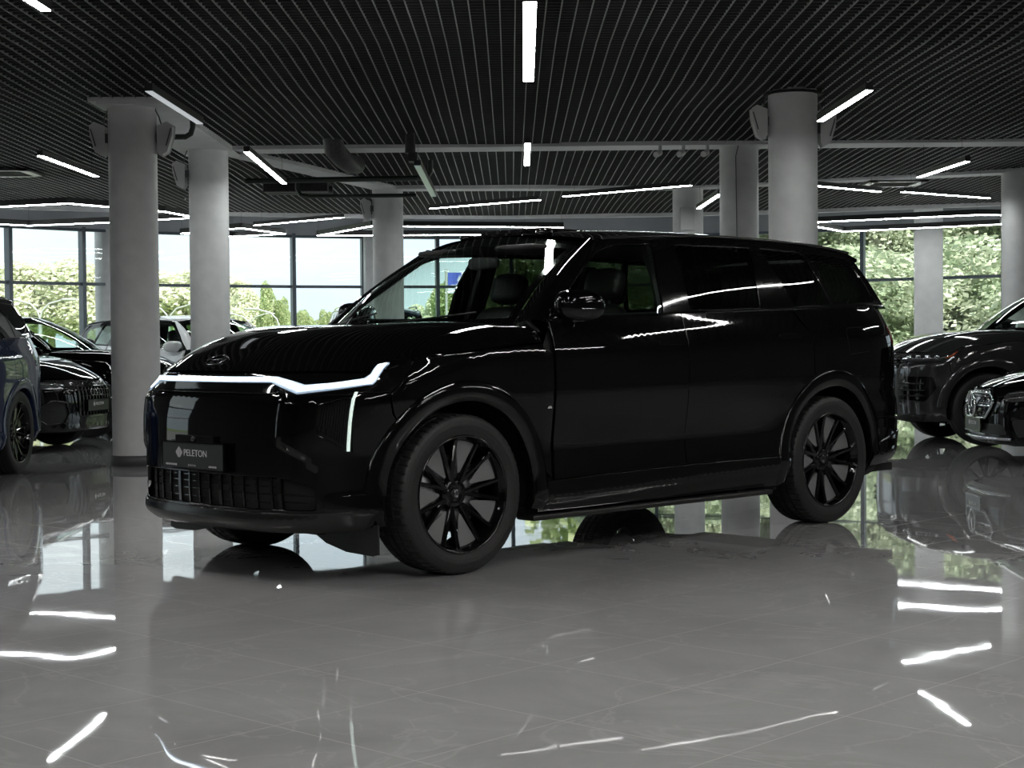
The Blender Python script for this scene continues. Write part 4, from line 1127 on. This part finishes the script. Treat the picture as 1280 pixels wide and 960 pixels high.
def diamond(cx_,cz,w_,h,mb,T):
    # leaf-like diamond cut into upright strips
    xs_=[-.5,-.32,-.27,-.10,-.05,.05,.10,.27,.32,.5]
    for a,b in ((-.5,-.30),(-.25,-.08),(-.04,.04),(.08,.25),(.30,.5)):
        q=[]
        def top(x): return .5*(1-abs(x)*2)**.9
        def bot(x): return -.5*(1-(abs(x)*2)**1.6)**.8 if abs(x)<.5 else 0
        pts=[(a,bot(a)-(0 if abs(a)<.5 else 0)),((a+b)/2,bot((a+b)/2)),(b,bot(b)),(b,top(b)),((a+b)/2,top((a+b)/2)),(a,top(a))]
        mb.add([T(cx_+x*w_,cz+z*h) for x,z in pts],[tuple(range(6))])
def plate(parent,origin,R,w_=.54,h=.125,full=True):
    """plate in local frame: x right (as read), z up, y out of the face"""
    o=Vector(origin)
    T0=lambda x,y,z:o+R@Vector((x,y,z))
    m=MB(); m.box(T0(0,.004,0),(w_,.008,h),R=R)
    pl=m.build('number_plate',M['plate'],parent,bevel=.003)
    m=MB()
    fr=w_/2+.004; fh=h/2+.004
    for (x,z,a,b) in ((0,fh,w_+.016,.006),(0,-fh,w_+.016,.006),(fr,0,.006,h+.01),(-fr,0,.006,h+.01)): m.box(T0(x,.004,z),(a,.014,b),R=R)
    m.build('plate_frame',M['gloss'],pl)
    m=MB(); T=lambda x,z:T0(x,.0095,z)
    diamond(-.115*w_/.54,.016,.060*w_/.54,.056,m,T)
    v,f=text_mesh('PELETON',.0465,'LEFT'); sx=(.205*w_/.54)/max(p[0] for p in v)
    m.add([T0(p[0]*sx-.075*w_/.54,.0095+p[2],p[1]*.98-.001) for p in v],f)
    if full:
        diamond(-.030,-.046,.012,.014,m,T)
        v,f=text_mesh('PELETON',.0125,'LEFT'); m.add([T0(p[0]-.020,.0095+p[2]*.3,p[1]-.0505) for p in v],f)
        for x0,n_s,up in ((-.235,15,0),(.150,10,0)):   # small print too fine to read
            for i in range(n_s):
                hh=.007+.004*((i*7)%3)/2; m.box(T0(x0+i*.0068,.0095,-.047),(.0042,.0008,hh),R=R)
    m.build('plate_lettering',M['platetxt'],pl)
    return pl
# hero car
hero=empty('suv',(-.8936,8.4536,0),3.9034,'large glossy black suv with lit full-width light bar, alone on the polished floor','car')
build_car(hero,hero=True,res=.025)
# plate faces forward: reading direction x(right as read) = -Y of car ... seen from the front, right is car -(-Y)
Rp=Matrix(((0,1,0),(1,0,0),(0,0,1)))  # local x -> car Y, local y -> car X, z -> z
plate(hero,(.934,.018,.590),Rp)
m=MB(); m.box((.922,.02,.672),(.02,.34,.035)); m.sell((.935,.02,.672),(.012,.02,.012),(.8,.8),12,8); m.build('parking_camera',M['gloss'],hero,bevel=.004)
# hood emblem
def on_hood(t,u,off=.003):
    p=Vector(hoodf(t,u)); n=fnormal(hoodf,t,u,Vector((-.2,0,.3))); return p+n*off
m=MB(); ring=[on_hood(.0+.062*math.cos(a),.085+.040*math.sin(a),.004) for a in [2*PI*i/36 for i in range(37)]]
m.tube(ring,.0035,6,False); m.tube([on_hood(-.045,.085,.004),on_hood(-.015,.078,.005),on_hood(.02,.09,.005),on_hood(.045,.085,.004)],.003,6)
m.build('hood_emblem',M['darkchrome'],hero)
# roof sensor housing
m=MB(); vs=[]
for x,h_ in ((-1.10,.0),(-1.13,.014),(-1.20,.030),(-1.36,.030),(-1.60,.012),(-1.78,.0)):
    wd=.17 if x>-1.25 else .15
    for y in (-wd-.05,-wd,-wd*.5,0,wd*.5,wd,wd+.05):
        vs.append((x,y,ROOF(x,y)+(h_ if abs(y)<=wd else -.002)-.002))
m.add(vs,[(i*7+j,i*7+j+1,(i+1)*7+j+1,(i+1)*7+j) for i in range(5) for j in range(6)],False)
m.build('roof_sensor',M['gloss'],hero)
for y in (-.32,.32):
    m=MB(); m.sell((-1.19,y,ROOF(-1.19,y)+.008),(.035,.05,.018),(.6,.6),14,8)
    m.build('roof_sensor_pod',M['gloss'],hero)
# fender badge: small mountain
m=MB(); 
pf=[(-.585,.792),(-.562,.792),(-.562,.797),(-.570,.806),(-.574,.801),(-.578,.808),(-.585,.797)]
c=[tuple(Vector(P(sX(x),z))+Vector((0,.0,0))+Vector(N(sX(x),z))*(-.006)) for x,z in [(lerp(-.575,a,1.35),z) for a,z in pf]]
m.add(c,[tuple(range(len(c)))]); m.build('fender_badge',M['platetxt'],hero)
# charge flap
def ringline(poly,name,off=.0008,r=.0016,mt='shell'):
    m=MB(); pts=dens(poly,.02); m.tube([tuple(Vector(P(s_,z))+Vector(N(s_,z))*off) for s_,z in pts+[pts[0]]],r,5,False); return m.build(name,M[mt],hero)
ringline(rnd([(sX(-3.20),1.04),(sX(-3.46),1.06),(sX(-3.44),1.215),(sX(-3.20),1.205)],.03),'charge_flap')
# running board with brackets
for sg in (1,-1):
    m=MB(); y0=.90*sg
    m.box((-1.45,y0,.238),(1.98,.13,.028)); o=m.build('running_board',M['matte'],hero,bevel=.008)
    m=MB()
    for x in (-.75,-1.5,-2.2): m.box((x,sg*.80,.262),(.07,.22,.03))
    m.build('running_board_bracket',M['matte'],o)
    # air deflector in front of the wheel
    m=MB(); vs=[]
    for (y,zb) in ((.42,.20),(.50,.165),(.66,.135),(.86,.13),(.90,.14)):
        vs+=[(.50,sg*y,.28),(.50,sg*y,zb)]
    m.add(vs+[(x-.012,y,z) for x,y,z in vs],[(2*i,2*i+1,2*i+3,2*i+2) for i in range(4)]+[(10+2*i,12+2*i,13+2*i,11+2*i) for i in range(4)]+[(2*i+1,11+2*i,13+2*i,2*i+3) for i in range(4)]+[(0,10,11,1),(8,9,19,18)]); m.build('wheel_deflector',M['matte'],hero)
# underbody: engine tray and rear axle
m=MB(); m.box((-.1,0,.22),(1.3,1.0,.03)); m.box((-1.6,0,.215),(1.7,1.5,.04)); m.box((-3.05,0,.27),(.3,1.1,.10)); m.box((.0,0,.27),(.2,1.1,.10)); m.build('underbody_tray',M['matte'],hero,bevel=.01)
# ------------------------------------------------------------------ the other cars
def emb_ring(mb,c,R,a,b,r=.006,n=28):
    mb.tube([c+R@Vector((a*math.cos(t),0,b*math.sin(t))) for t in [2*PI*i/n for i in range(n+1)]],r,6,False)
def fnose(W,s,z,off=0.):
    p=Vector(W(P(s,z))); n=Vector(N(s,z)); return p+n*off
def patch(root,W,poly,m,name,off,th=.02,res=.05):
    return panel(name,poly,lambda s,z:W(P(s,z)),m,root,off=off,th=th,res=res,ref=Vector(W((-1.6,0,.55))))
# black suv, three quarter front, behind the capped column
CWX=-1.525
def place(name,nose,yaw,lab,cat='car',cls=None,sx=1.):
    """nose = world position of the bumper tip"""
    dx=(.93-CWX)*sx+CWX
    x=nose[0]-dx*math.cos(yaw); y=nose[1]-dx*math.sin(yaw)
    return empty(name,(x,y,0),yaw,lab,cat)
# --- dark blue suv, left edge: flank and tail
W1=Warp(.95,.97,1.18,1.66)
blue=empty('suv',(-5.50,14.4-3.05*.0,0),-PI/2-.03,'dark blue suv cut by the left edge, only its rear wheel and tail showing','car')
blue.location=(-5.42-.0,14.37-2.97,0)
build_car(blue,W1,M['blue_paint'],.07,'plain',wheelR=.375,insertm=M['gloss'])
# --- black suv with wide grille
W2=Warp(.92,.97,1.10,1.60,.06)
blk=place('suv',(-4.62,17.75),-.18,'glossy black suv with four-ring grille and a dealer plate, beside the capped left column',sx=.92)
build_car(blk,W2,M['black_paint'],.06,'plain',wheelR=.37,insertm=M['gloss'])
oct_=[(-.36,.90),(.36,.90),(.47,.80),(.44,.60),(.34,.44),(-.34,.44),(-.44,.60),(-.47,.80)]
g=patch(blk,W2,rnd(oct_,.02),M['gloss'],'grille',.012)
m=MB()
for i in range(11):
    s_=-.40+.08*i; z1=.88 if abs(s_)<.37 else .83; m.tube([fnose(W2,s_,lerp(.46,z1,k/4),.02) for k in range(5)],.009,5)
for z in (.55,.65,.75,.84): m.tube([fnose(W2,-.40+.1*k,z,.018) for k in range(9)],.006,5)
m.build('grille_bars',M['satin'],g)
m=MB()
for i in range(4):
    c=fnose(W2,-.105+.07*i,.80,.035); m.tube([fnose(W2,-.105+.07*i+.047*math.cos(a),.80+.047*math.sin(a),.035) for a in [2*PI*k/20 for k in range(21)]],.006,6,False)
m.build('emblem',M['darkchrome'],g)
c=fnose(W2,0,.60,.04); plate(blk,c,Rp,.52,.115,False)
for sg in (1,-1):
    mr=(lambda q:q) if sg>0 else mirror
    q=patch(blk,W2,mr(rnd([(.60,.66),(.78,.69),(.94,.60),(.98,.45),(.85,.36),(.62,.38),(.56,.50)],.03)),M['matte'],'side_intake',.004)
    m=MB(); pts=[(.60,.66),(.78,.69),(.94,.60),(.98,.45),(.85,.36),(.62,.38),(.56,.50),(.60,.66)]
    m.tube([fnose(W2,sg*a,b,.012) for a,b in dens(pts[:-1],.06)+[pts[0]]],.010,6,False); m.build('intake_rim',M['gloss'],q)
    q=patch(blk,W2,mr(rnd([(.55,.93),(.70,.955),(1.05,.965),(1.12,.90),(.95,.865),(.62,.87)],.015)),M['lens'],'headlamp',.006)
    m=MB(); m.tube([fnose(W2,sg*a,b,.012) for a,b in ((.58,.91),(.75,.925),(1.05,.94))],.006,5); m.build('lamp_strip',M['chrome'],q)
# --- second black car behind it
W3=Warp(.95,.97,1.16,1.58)
b2=place('suv',(-4.35,20.85),-.10,'black car parked behind the four-ring suv, its upright grille against the column',sx=.95)
build_car(b2,W3,M['black_paint'],.08,'plain',wheelR=.37,insertm=M['gloss'])
g=patch(b2,W3,rnd([(-.42,.90),(.42,.90),(.40,.52),(-.40,.52)],.03),M['gloss'],'grille',.01)
m=MB()
for i in range(12): m.tube([fnose(W3,-.37+.067*i,.54+.085*k,.02) for k in range(5)],.010,5)
m.build('grille_bars',M['darkchrome'],g)
# --- white suv
W4=Warp(.95,.97,1.14,1.60)
wh=place('suv',(-3.0,22.6),-.75,'white suv seen between the two left columns, paper on its windscreen','car',sx=.95)
build_car(wh,W4,M['white_paint'],.08,'plain',wheelR=.36,side_glass=M['sglass'])
m=MB(); a=Vector(W4(WS(.35,-.45))); n=Vector((.5,0,.86)).normalized()
m.box(tuple(a+n*.01),(.20,.20,.004),R=Matrix.Rotation(.52,3,'Y')); m.build('windscreen_paper',M['paper'],wh)
# --- dark car by the windows
W5=Warp(.70,.90,1.17,1.68)
d5=place('hatchback',(-3.65,26.95),-.45,'dark small car by the windows, its sloping windscreen right of the second column','car',sx=.70)
build_car(d5,W5,M['grey_paint'],.09,'plain',wheelR=.36,side_glass=M['sglass'])
# --- tall estate with roof rails seen from behind
W6=Warp(.93,.95,1.22,1.80)
e6=empty('suv',(-2.25,29.6-.0,0),PI/2+.18,'blue grey suv with bright roof rails, seen from behind past the bonnet','car')
e6.location=(-2.80,30.25,0)
build_car(e6,W6,M['silver_paint'],.09,'rails',wheelR=.37,side_glass=M['sglass'])
# --- graphite suv at right
W7=Warp(.96,1.0,1.30,1.80,.0)
rr=place('suv',(4.13,17.85),PI+.03,'graphite grey suv with a slim headlamp and amber reflector, facing left at right','car',sx=.96)
build_car(rr,W7,M['grey_paint'],.045,'plain',wheelR=.39)
for sg in (1,-1):
    mr=(lambda q:q) if sg>0 else mirror
    q=patch(rr,W7,mr(rnd([(.48,.955),(.50,.905),(1.02,.915),(1.16,.975),(1.20,1.0),(.8,.99)],.012)),M['lens'],'headlamp',.008,res=.04)
    m=MB()
    for a in (.58,.70,.82,.94): m.sell(fnose(W7,sg*a,.945,.006),(.03,.03,.022),(.6,.6),12,8)
    m.tube([fnose(W7,sg*a,b,.014) for a,b in ((.50,.925),(.75,.925),(1.0,.935),(1.1,.965))],.005,5)
    m.build('lamp_module',M['chrome'],q)
    patch(rr,W7,mr(rnd([(1.06,.935),(1.19,.995),(1.215,1.01),(1.16,.965)],.005)),M['orange'],'amber_reflector',.014,.01)
    patch(rr,W7,mr([(1.15,.70),(1.19,.70),(1.19,.73),(1.15,.73)]),M['orange'],'side_marker',.008,.01)
    q=patch(rr,W7,mr(rnd([(.50,.74),(.98,.74),(1.02,.62),(.90,.48),(.50,.50)],.03)),M['gloss'],'bumper_intake',.005)
    m=MB()
    for z in (.54,.60,.67): m.tube([fnose(W7,sg*a,z,.018) for a in (.52,.7,.9)],.012,6)
    m.build('intake_slat',M['satin'],q)
g=patch(rr,W7,rnd([(-.46,.95),(.46,.95),(.44,.83),(-.44,.83)],.02),M['gloss'],'grille',.01)
m=MB()
for z in (.86,.89,.92): m.tube([fnose(W7,-.42+.14*k,z,.02) for k in range(7)],.008,6)
m.build('grille_bars',M['darkchrome'],g)
patch(rr,W7,[(-.9,.34),(.9,.34),(.85,.275),(-.85,.275)],M['satin'],'front_lip',.012)
# --- black saloon at the right edge
W8=Warp(1.0,.95,.97,1.45,.05)
mb_=place('sedan',(4.26,14.72),PI-.03,'black sedan cut by the right edge, chrome mesh grille with a round star','car')
build_car(mb_,W8,M['black_paint'],.045,'plain',wheelR=.36)
gp8=[(-.38,.93),(.38,.93),(.47,.83),(.44,.72),(.33,.575),(-.33,.575),(-.44,.72),(-.47,.83)]
g=patch(mb_,W8,rnd(gp8,.03),M['gloss'],'grille',.006,res=.04)
m=MB(); q=dens(rnd(gp8,.03),.06); m.tube([fnose(W8,a,b,.016) for a,b in q+[q[0]]],.014,8,False); 
m.tube([fnose(W8,-.45+.1*k,.755,.026) for k in range(10)],.010,8); m.build('grille_surround',M['chrome'],g)
m=MB()
for i in range(-10,11):
    for j in range(11):
        s_=.042*i+(.021 if j%2 else 0); z=.59+.031*j
        if pip(s_,z,gp8) and abs(z-.755)>.018 and math.hypot(s_,z-.755)>.12:
            p=fnose(W8,s_,z,.014); m.add([p+Vector((0,-.012,0)),p+Vector((.0,0,-.007)),p+Vector((0,.012,0)),p+Vector((0,0,.007)),p+Vector((.008,0,0))],[(0,1,4),(1,2,4),(2,3,4),(3,0,4)])
m.build('grille_studs',M['darkchrome'],g)
m=MB(); c=fnose(W8,0,.755,.045); m.tube([c+Vector((0,.105*math.cos(a),.105*math.sin(a))) for a in [2*PI*k/32 for k in range(33)]],.012,8,False)
for a in (PI/2,PI/2+2*PI/3,PI/2+4*PI/3): m.tube([c,c+Vector((0,.10*math.cos(a),.10*math.sin(a)))],[.014,.006],8)
m.build('star_emblem',M['chrome'],g)
c=fnose(W8,0,.48,.03); plate(mb_,c,Rp,.52,.112,False)
m=MB(); m.tube([fnose(W8,-.72+.12*k,.32+.03*abs(-.72+.12*k)**2,.02) for k in range(13)],.016,8); m.build('bumper_chrome_bar',M['chrome'],mb_)
patch(mb_,W8,rnd([(-.60,.50),(.60,.50),(.66,.38),(-.66,.38)],.03),M['matte'],'lower_intake',.004)
for sg in (1,-1):
    mr=(lambda q:q) if sg>0 else mirror
    q=patch(mb_,W8,mr(rnd([(.58,.90),(.66,.955),(1.02,.985),(1.16,.965),(1.0,.88),(.72,.82)],.02)),M['lens'],'headlamp',.008,res=.04)
    m=MB(); m.tube([fnose(W8,sg*a,b,.014) for a,b in ((.62,.92),(.85,.95),(1.08,.96))],.007,6); m.tube([fnose(W8,sg*a,b,.014) for a,b in ((.66,.86),(.85,.89),(1.02,.91))],.007,6); m.build('lamp_strip',M['chrome'],q)
    patch(mb_,W8,mr(rnd([(.72,.55),(1.02,.60),(1.0,.40),(.78,.36)],.03)),M['matte'],'side_intake',.004)

# ------------------------------------------------------------------ outdoors
ST(MB().box((0,150,-.35),(500,420,.2)).build('ground',M['asphalt']))
m=MB(); m.box((0,90,-.2),(400,90,.2)); tag(m.build('lawn',M['grass']),'sunlit grass field beyond the windows','grass',kind='stuff')
def crown_mesh(seed,rx,rz,nleaf,ls,mats,trunk=True,squash=1.):
    R=random.Random(seed); blobs=[]
    for i in range(11):
        a=R.uniform(0,2*PI);q=R.uniform(.1,.72); z=R.uniform(-.62,.72); w_=math.sqrt(max(.1,1-z*z*.85))
        blobs.append((rx*q*w_*math.cos(a),rx*q*w_*math.sin(a),rz*z,R.uniform(.30,.5)))
    blobs.append((0,0,rz*.62,.38)); blobs.append((0,0,-rz*.2,.6))
    m=MB()
    for i in range(nleaf):
        b=R.choice(blobs); d=Vector((R.gauss(0,1),R.gauss(0,1),R.gauss(0,1))).normalized()*R.uniform(.75,1.05)
        p=Vector((b[0]+d.x*rx*b[3],b[1]+d.y*rx*b[3],b[2]+d.z*rz*b[3]*1.0))
        n=Vector((R.gauss(0,1),R.gauss(0,1),R.gauss(0,1)+.6)).normalized(); u=n.orthogonal().normalized(); v=n.cross(u)
        s_=ls*R.uniform(.6,1.3); L=s_*1.5
        m.add([p-u*s_*.5,p+v*L*.5,p+u*s_*.5,p-v*L*.5],[(0,1,2,3)],False)
    return m,blobs
PROTO={}
def tree(kind,x,y,h,lab,group,sc=1.,rz=0.):
    if kind not in PROTO:
        prm={'near':(11,2.9,3.6,60000,.07,'leaf_near'),'near2':(12,2.6,3.8,60000,.068,'leaf_near'),'mid':(21,3.6,3.8,20000,.22,'leaf_mid'),'pale':(31,4.2,3.6,16000,.28,'leaf_pale'),'pale2':(32,3.4,4.2,16000,.26,'leaf_pale'),'midc':(23,2.4,4.4,14000,.20,'leaf_mid'),'bush':(41,1.9,1.2,26000,.055,'leaf_near')}[kind]
        mb,bl=crown_mesh(prm[0],prm[1],prm[2],prm[3],prm[4],None); o=mb.build('foliage',M[prm[5]]); fm=o.data; bpy.data.objects.remove(o)
        t=MB(); H_=prm[2]*1.15 if kind!='bush' else -.5
        t.tube([(0,0,-H_-1.6),(.05,.02,-H_*.6),(.0,.05,0),(.1,0,H_*.5)],[.24,.2,.13,.04],10)
        for b in bl[:8]: t.tube([(0,0,-H_*.55+b[2]*.3),(b[0]*.5,b[1]*.5,b[2]*.6-.4),(b[0],b[1],b[2])],[.09,.06,.02],6)
        o=t.build('trunk',M['bark']); tm=o.data; bpy.data.objects.remove(o)
        PROTO[kind]=(fm,tm,H_+1.6,prm[2])
    fm,tm,hb,ht=PROTO[kind]; k=h/(hb+ht)
    r=empty('tree',(x,y,-.25+hb*k),rz,lab,'tree',group)
    r.scale=(k*sc,k*sc,k)
    for nme,me in (('foliage',fm),('trunk',tm)):
        c=bpy.data.objects.new(nme,me); COL.objects.link(c); c.parent=r
R_=random.Random(3)
ORD=['first','second','third','fourth','fifth','sixth','seventh','eighth','ninth','tenth','eleventh','twelfth','thirteenth','fourteenth','fifteenth','sixteenth']
for i in range(6): tree('bush',5.6+i*3.2,42+R_.uniform(-.5,.5),R_.uniform(3.4,4.2),'dense green bush outside the right windows, %s from the left'%ORD[i],'bushes outside the right windows',1.45,R_.uniform(0,6))
for i in range(7):   # dense green row on the right, close to the glass
    tree(('near','near2')[i%2],4.6+i*3.1,46.5+(i%2)*2.2,R_.uniform(8.6,10.2),'bright leafy tree filling the right hand windows, %s from the left'%ORD[i],'trees close outside the right windows',1.5,R_.uniform(0,6))
for i in range(6):
    tree('mid',7+i*5.2,61+R_.uniform(-1,1),R_.uniform(10.5,12.5),'green tree behind the bright row outside the right windows, %s from the left'%ORD[i],'trees behind the near row on the right',1.5,R_.uniform(0,6))
for i in range(7):   # trees seen through the car windows
    tree('mid',1.2+i*2.5,80+R_.uniform(-2,2),R_.uniform(5.8,6.6),'round green tree seen through the black suv windows, %s from the left'%ORD[i],'trees seen through the suv windows',1.7,R_.uniform(0,6))
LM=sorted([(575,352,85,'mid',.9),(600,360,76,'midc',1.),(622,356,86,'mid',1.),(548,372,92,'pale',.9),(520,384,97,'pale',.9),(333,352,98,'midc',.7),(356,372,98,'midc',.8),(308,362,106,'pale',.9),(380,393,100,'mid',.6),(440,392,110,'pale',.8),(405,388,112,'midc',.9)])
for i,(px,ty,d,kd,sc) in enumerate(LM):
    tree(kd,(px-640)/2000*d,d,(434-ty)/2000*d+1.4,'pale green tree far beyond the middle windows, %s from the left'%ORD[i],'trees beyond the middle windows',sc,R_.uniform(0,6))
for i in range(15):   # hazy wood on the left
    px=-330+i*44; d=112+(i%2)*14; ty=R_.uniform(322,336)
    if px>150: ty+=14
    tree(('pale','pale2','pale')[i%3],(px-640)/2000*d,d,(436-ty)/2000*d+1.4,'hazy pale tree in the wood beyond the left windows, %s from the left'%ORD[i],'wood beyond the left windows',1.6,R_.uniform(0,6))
def street_lamp(px,d,ht,arms,lab):
    x=(px-640)/2000*d; h=(434-ht)/2000*d+1.1+.25
    t=empty('street_lamp',(x,d,-.25),0,lab,'street lamp')
    m=MB(); m.tube([(0,0,0),(0,0,h-.6)],[.10,.06],10); m.build('pole',M['pole'],t)
    for s_ in arms:
        m=MB(); m.tube([(0,0,h-.62),(s_*.08,0,h-.35),(s_*.3,0,h-.12),(s_*.75,0,h)],.03,8); a=m.build('arm',M['pole'],t)
        m=MB(); m.sell((s_*.95,0,h+.01),(.26,.09,.045),(.7,.7),14,8); m.build('lamp_head',M['pole'],a)
street_lamp(51,52,372,(-1,1),'white double arm street lamp outside the left windows')
street_lamp(350,55,386,(-1,),'white street lamp with one curved arm, right of the second column')
street_lamp(313,75,392,(1,-1),'small distant double street lamp just right of the second column')
street_lamp(212,60,380,(1,-1),'street lamp outside, glimpsed between the two left columns')
t=empty('banner',((581-640)/2000*50,50,-.2),0,'blue banner outdoors, seen through the suv windscreen','banner')
m=MB(); m.tube([(-.55,0,0),(-.55,0,3.7)],.04,8); m.build('pole',M['pole'],t)
m=MB(); vs=[]
for i in range(13):
    for z in (2.95,3.6): vs.append((-.50+1.05*i/12,.04*math.sin(i*.9),z))
m.add(vs,[(2*i,2*i+2,2*i+3,2*i+1) for i in range(12)],True); m.build('cloth',M['banner'],t)
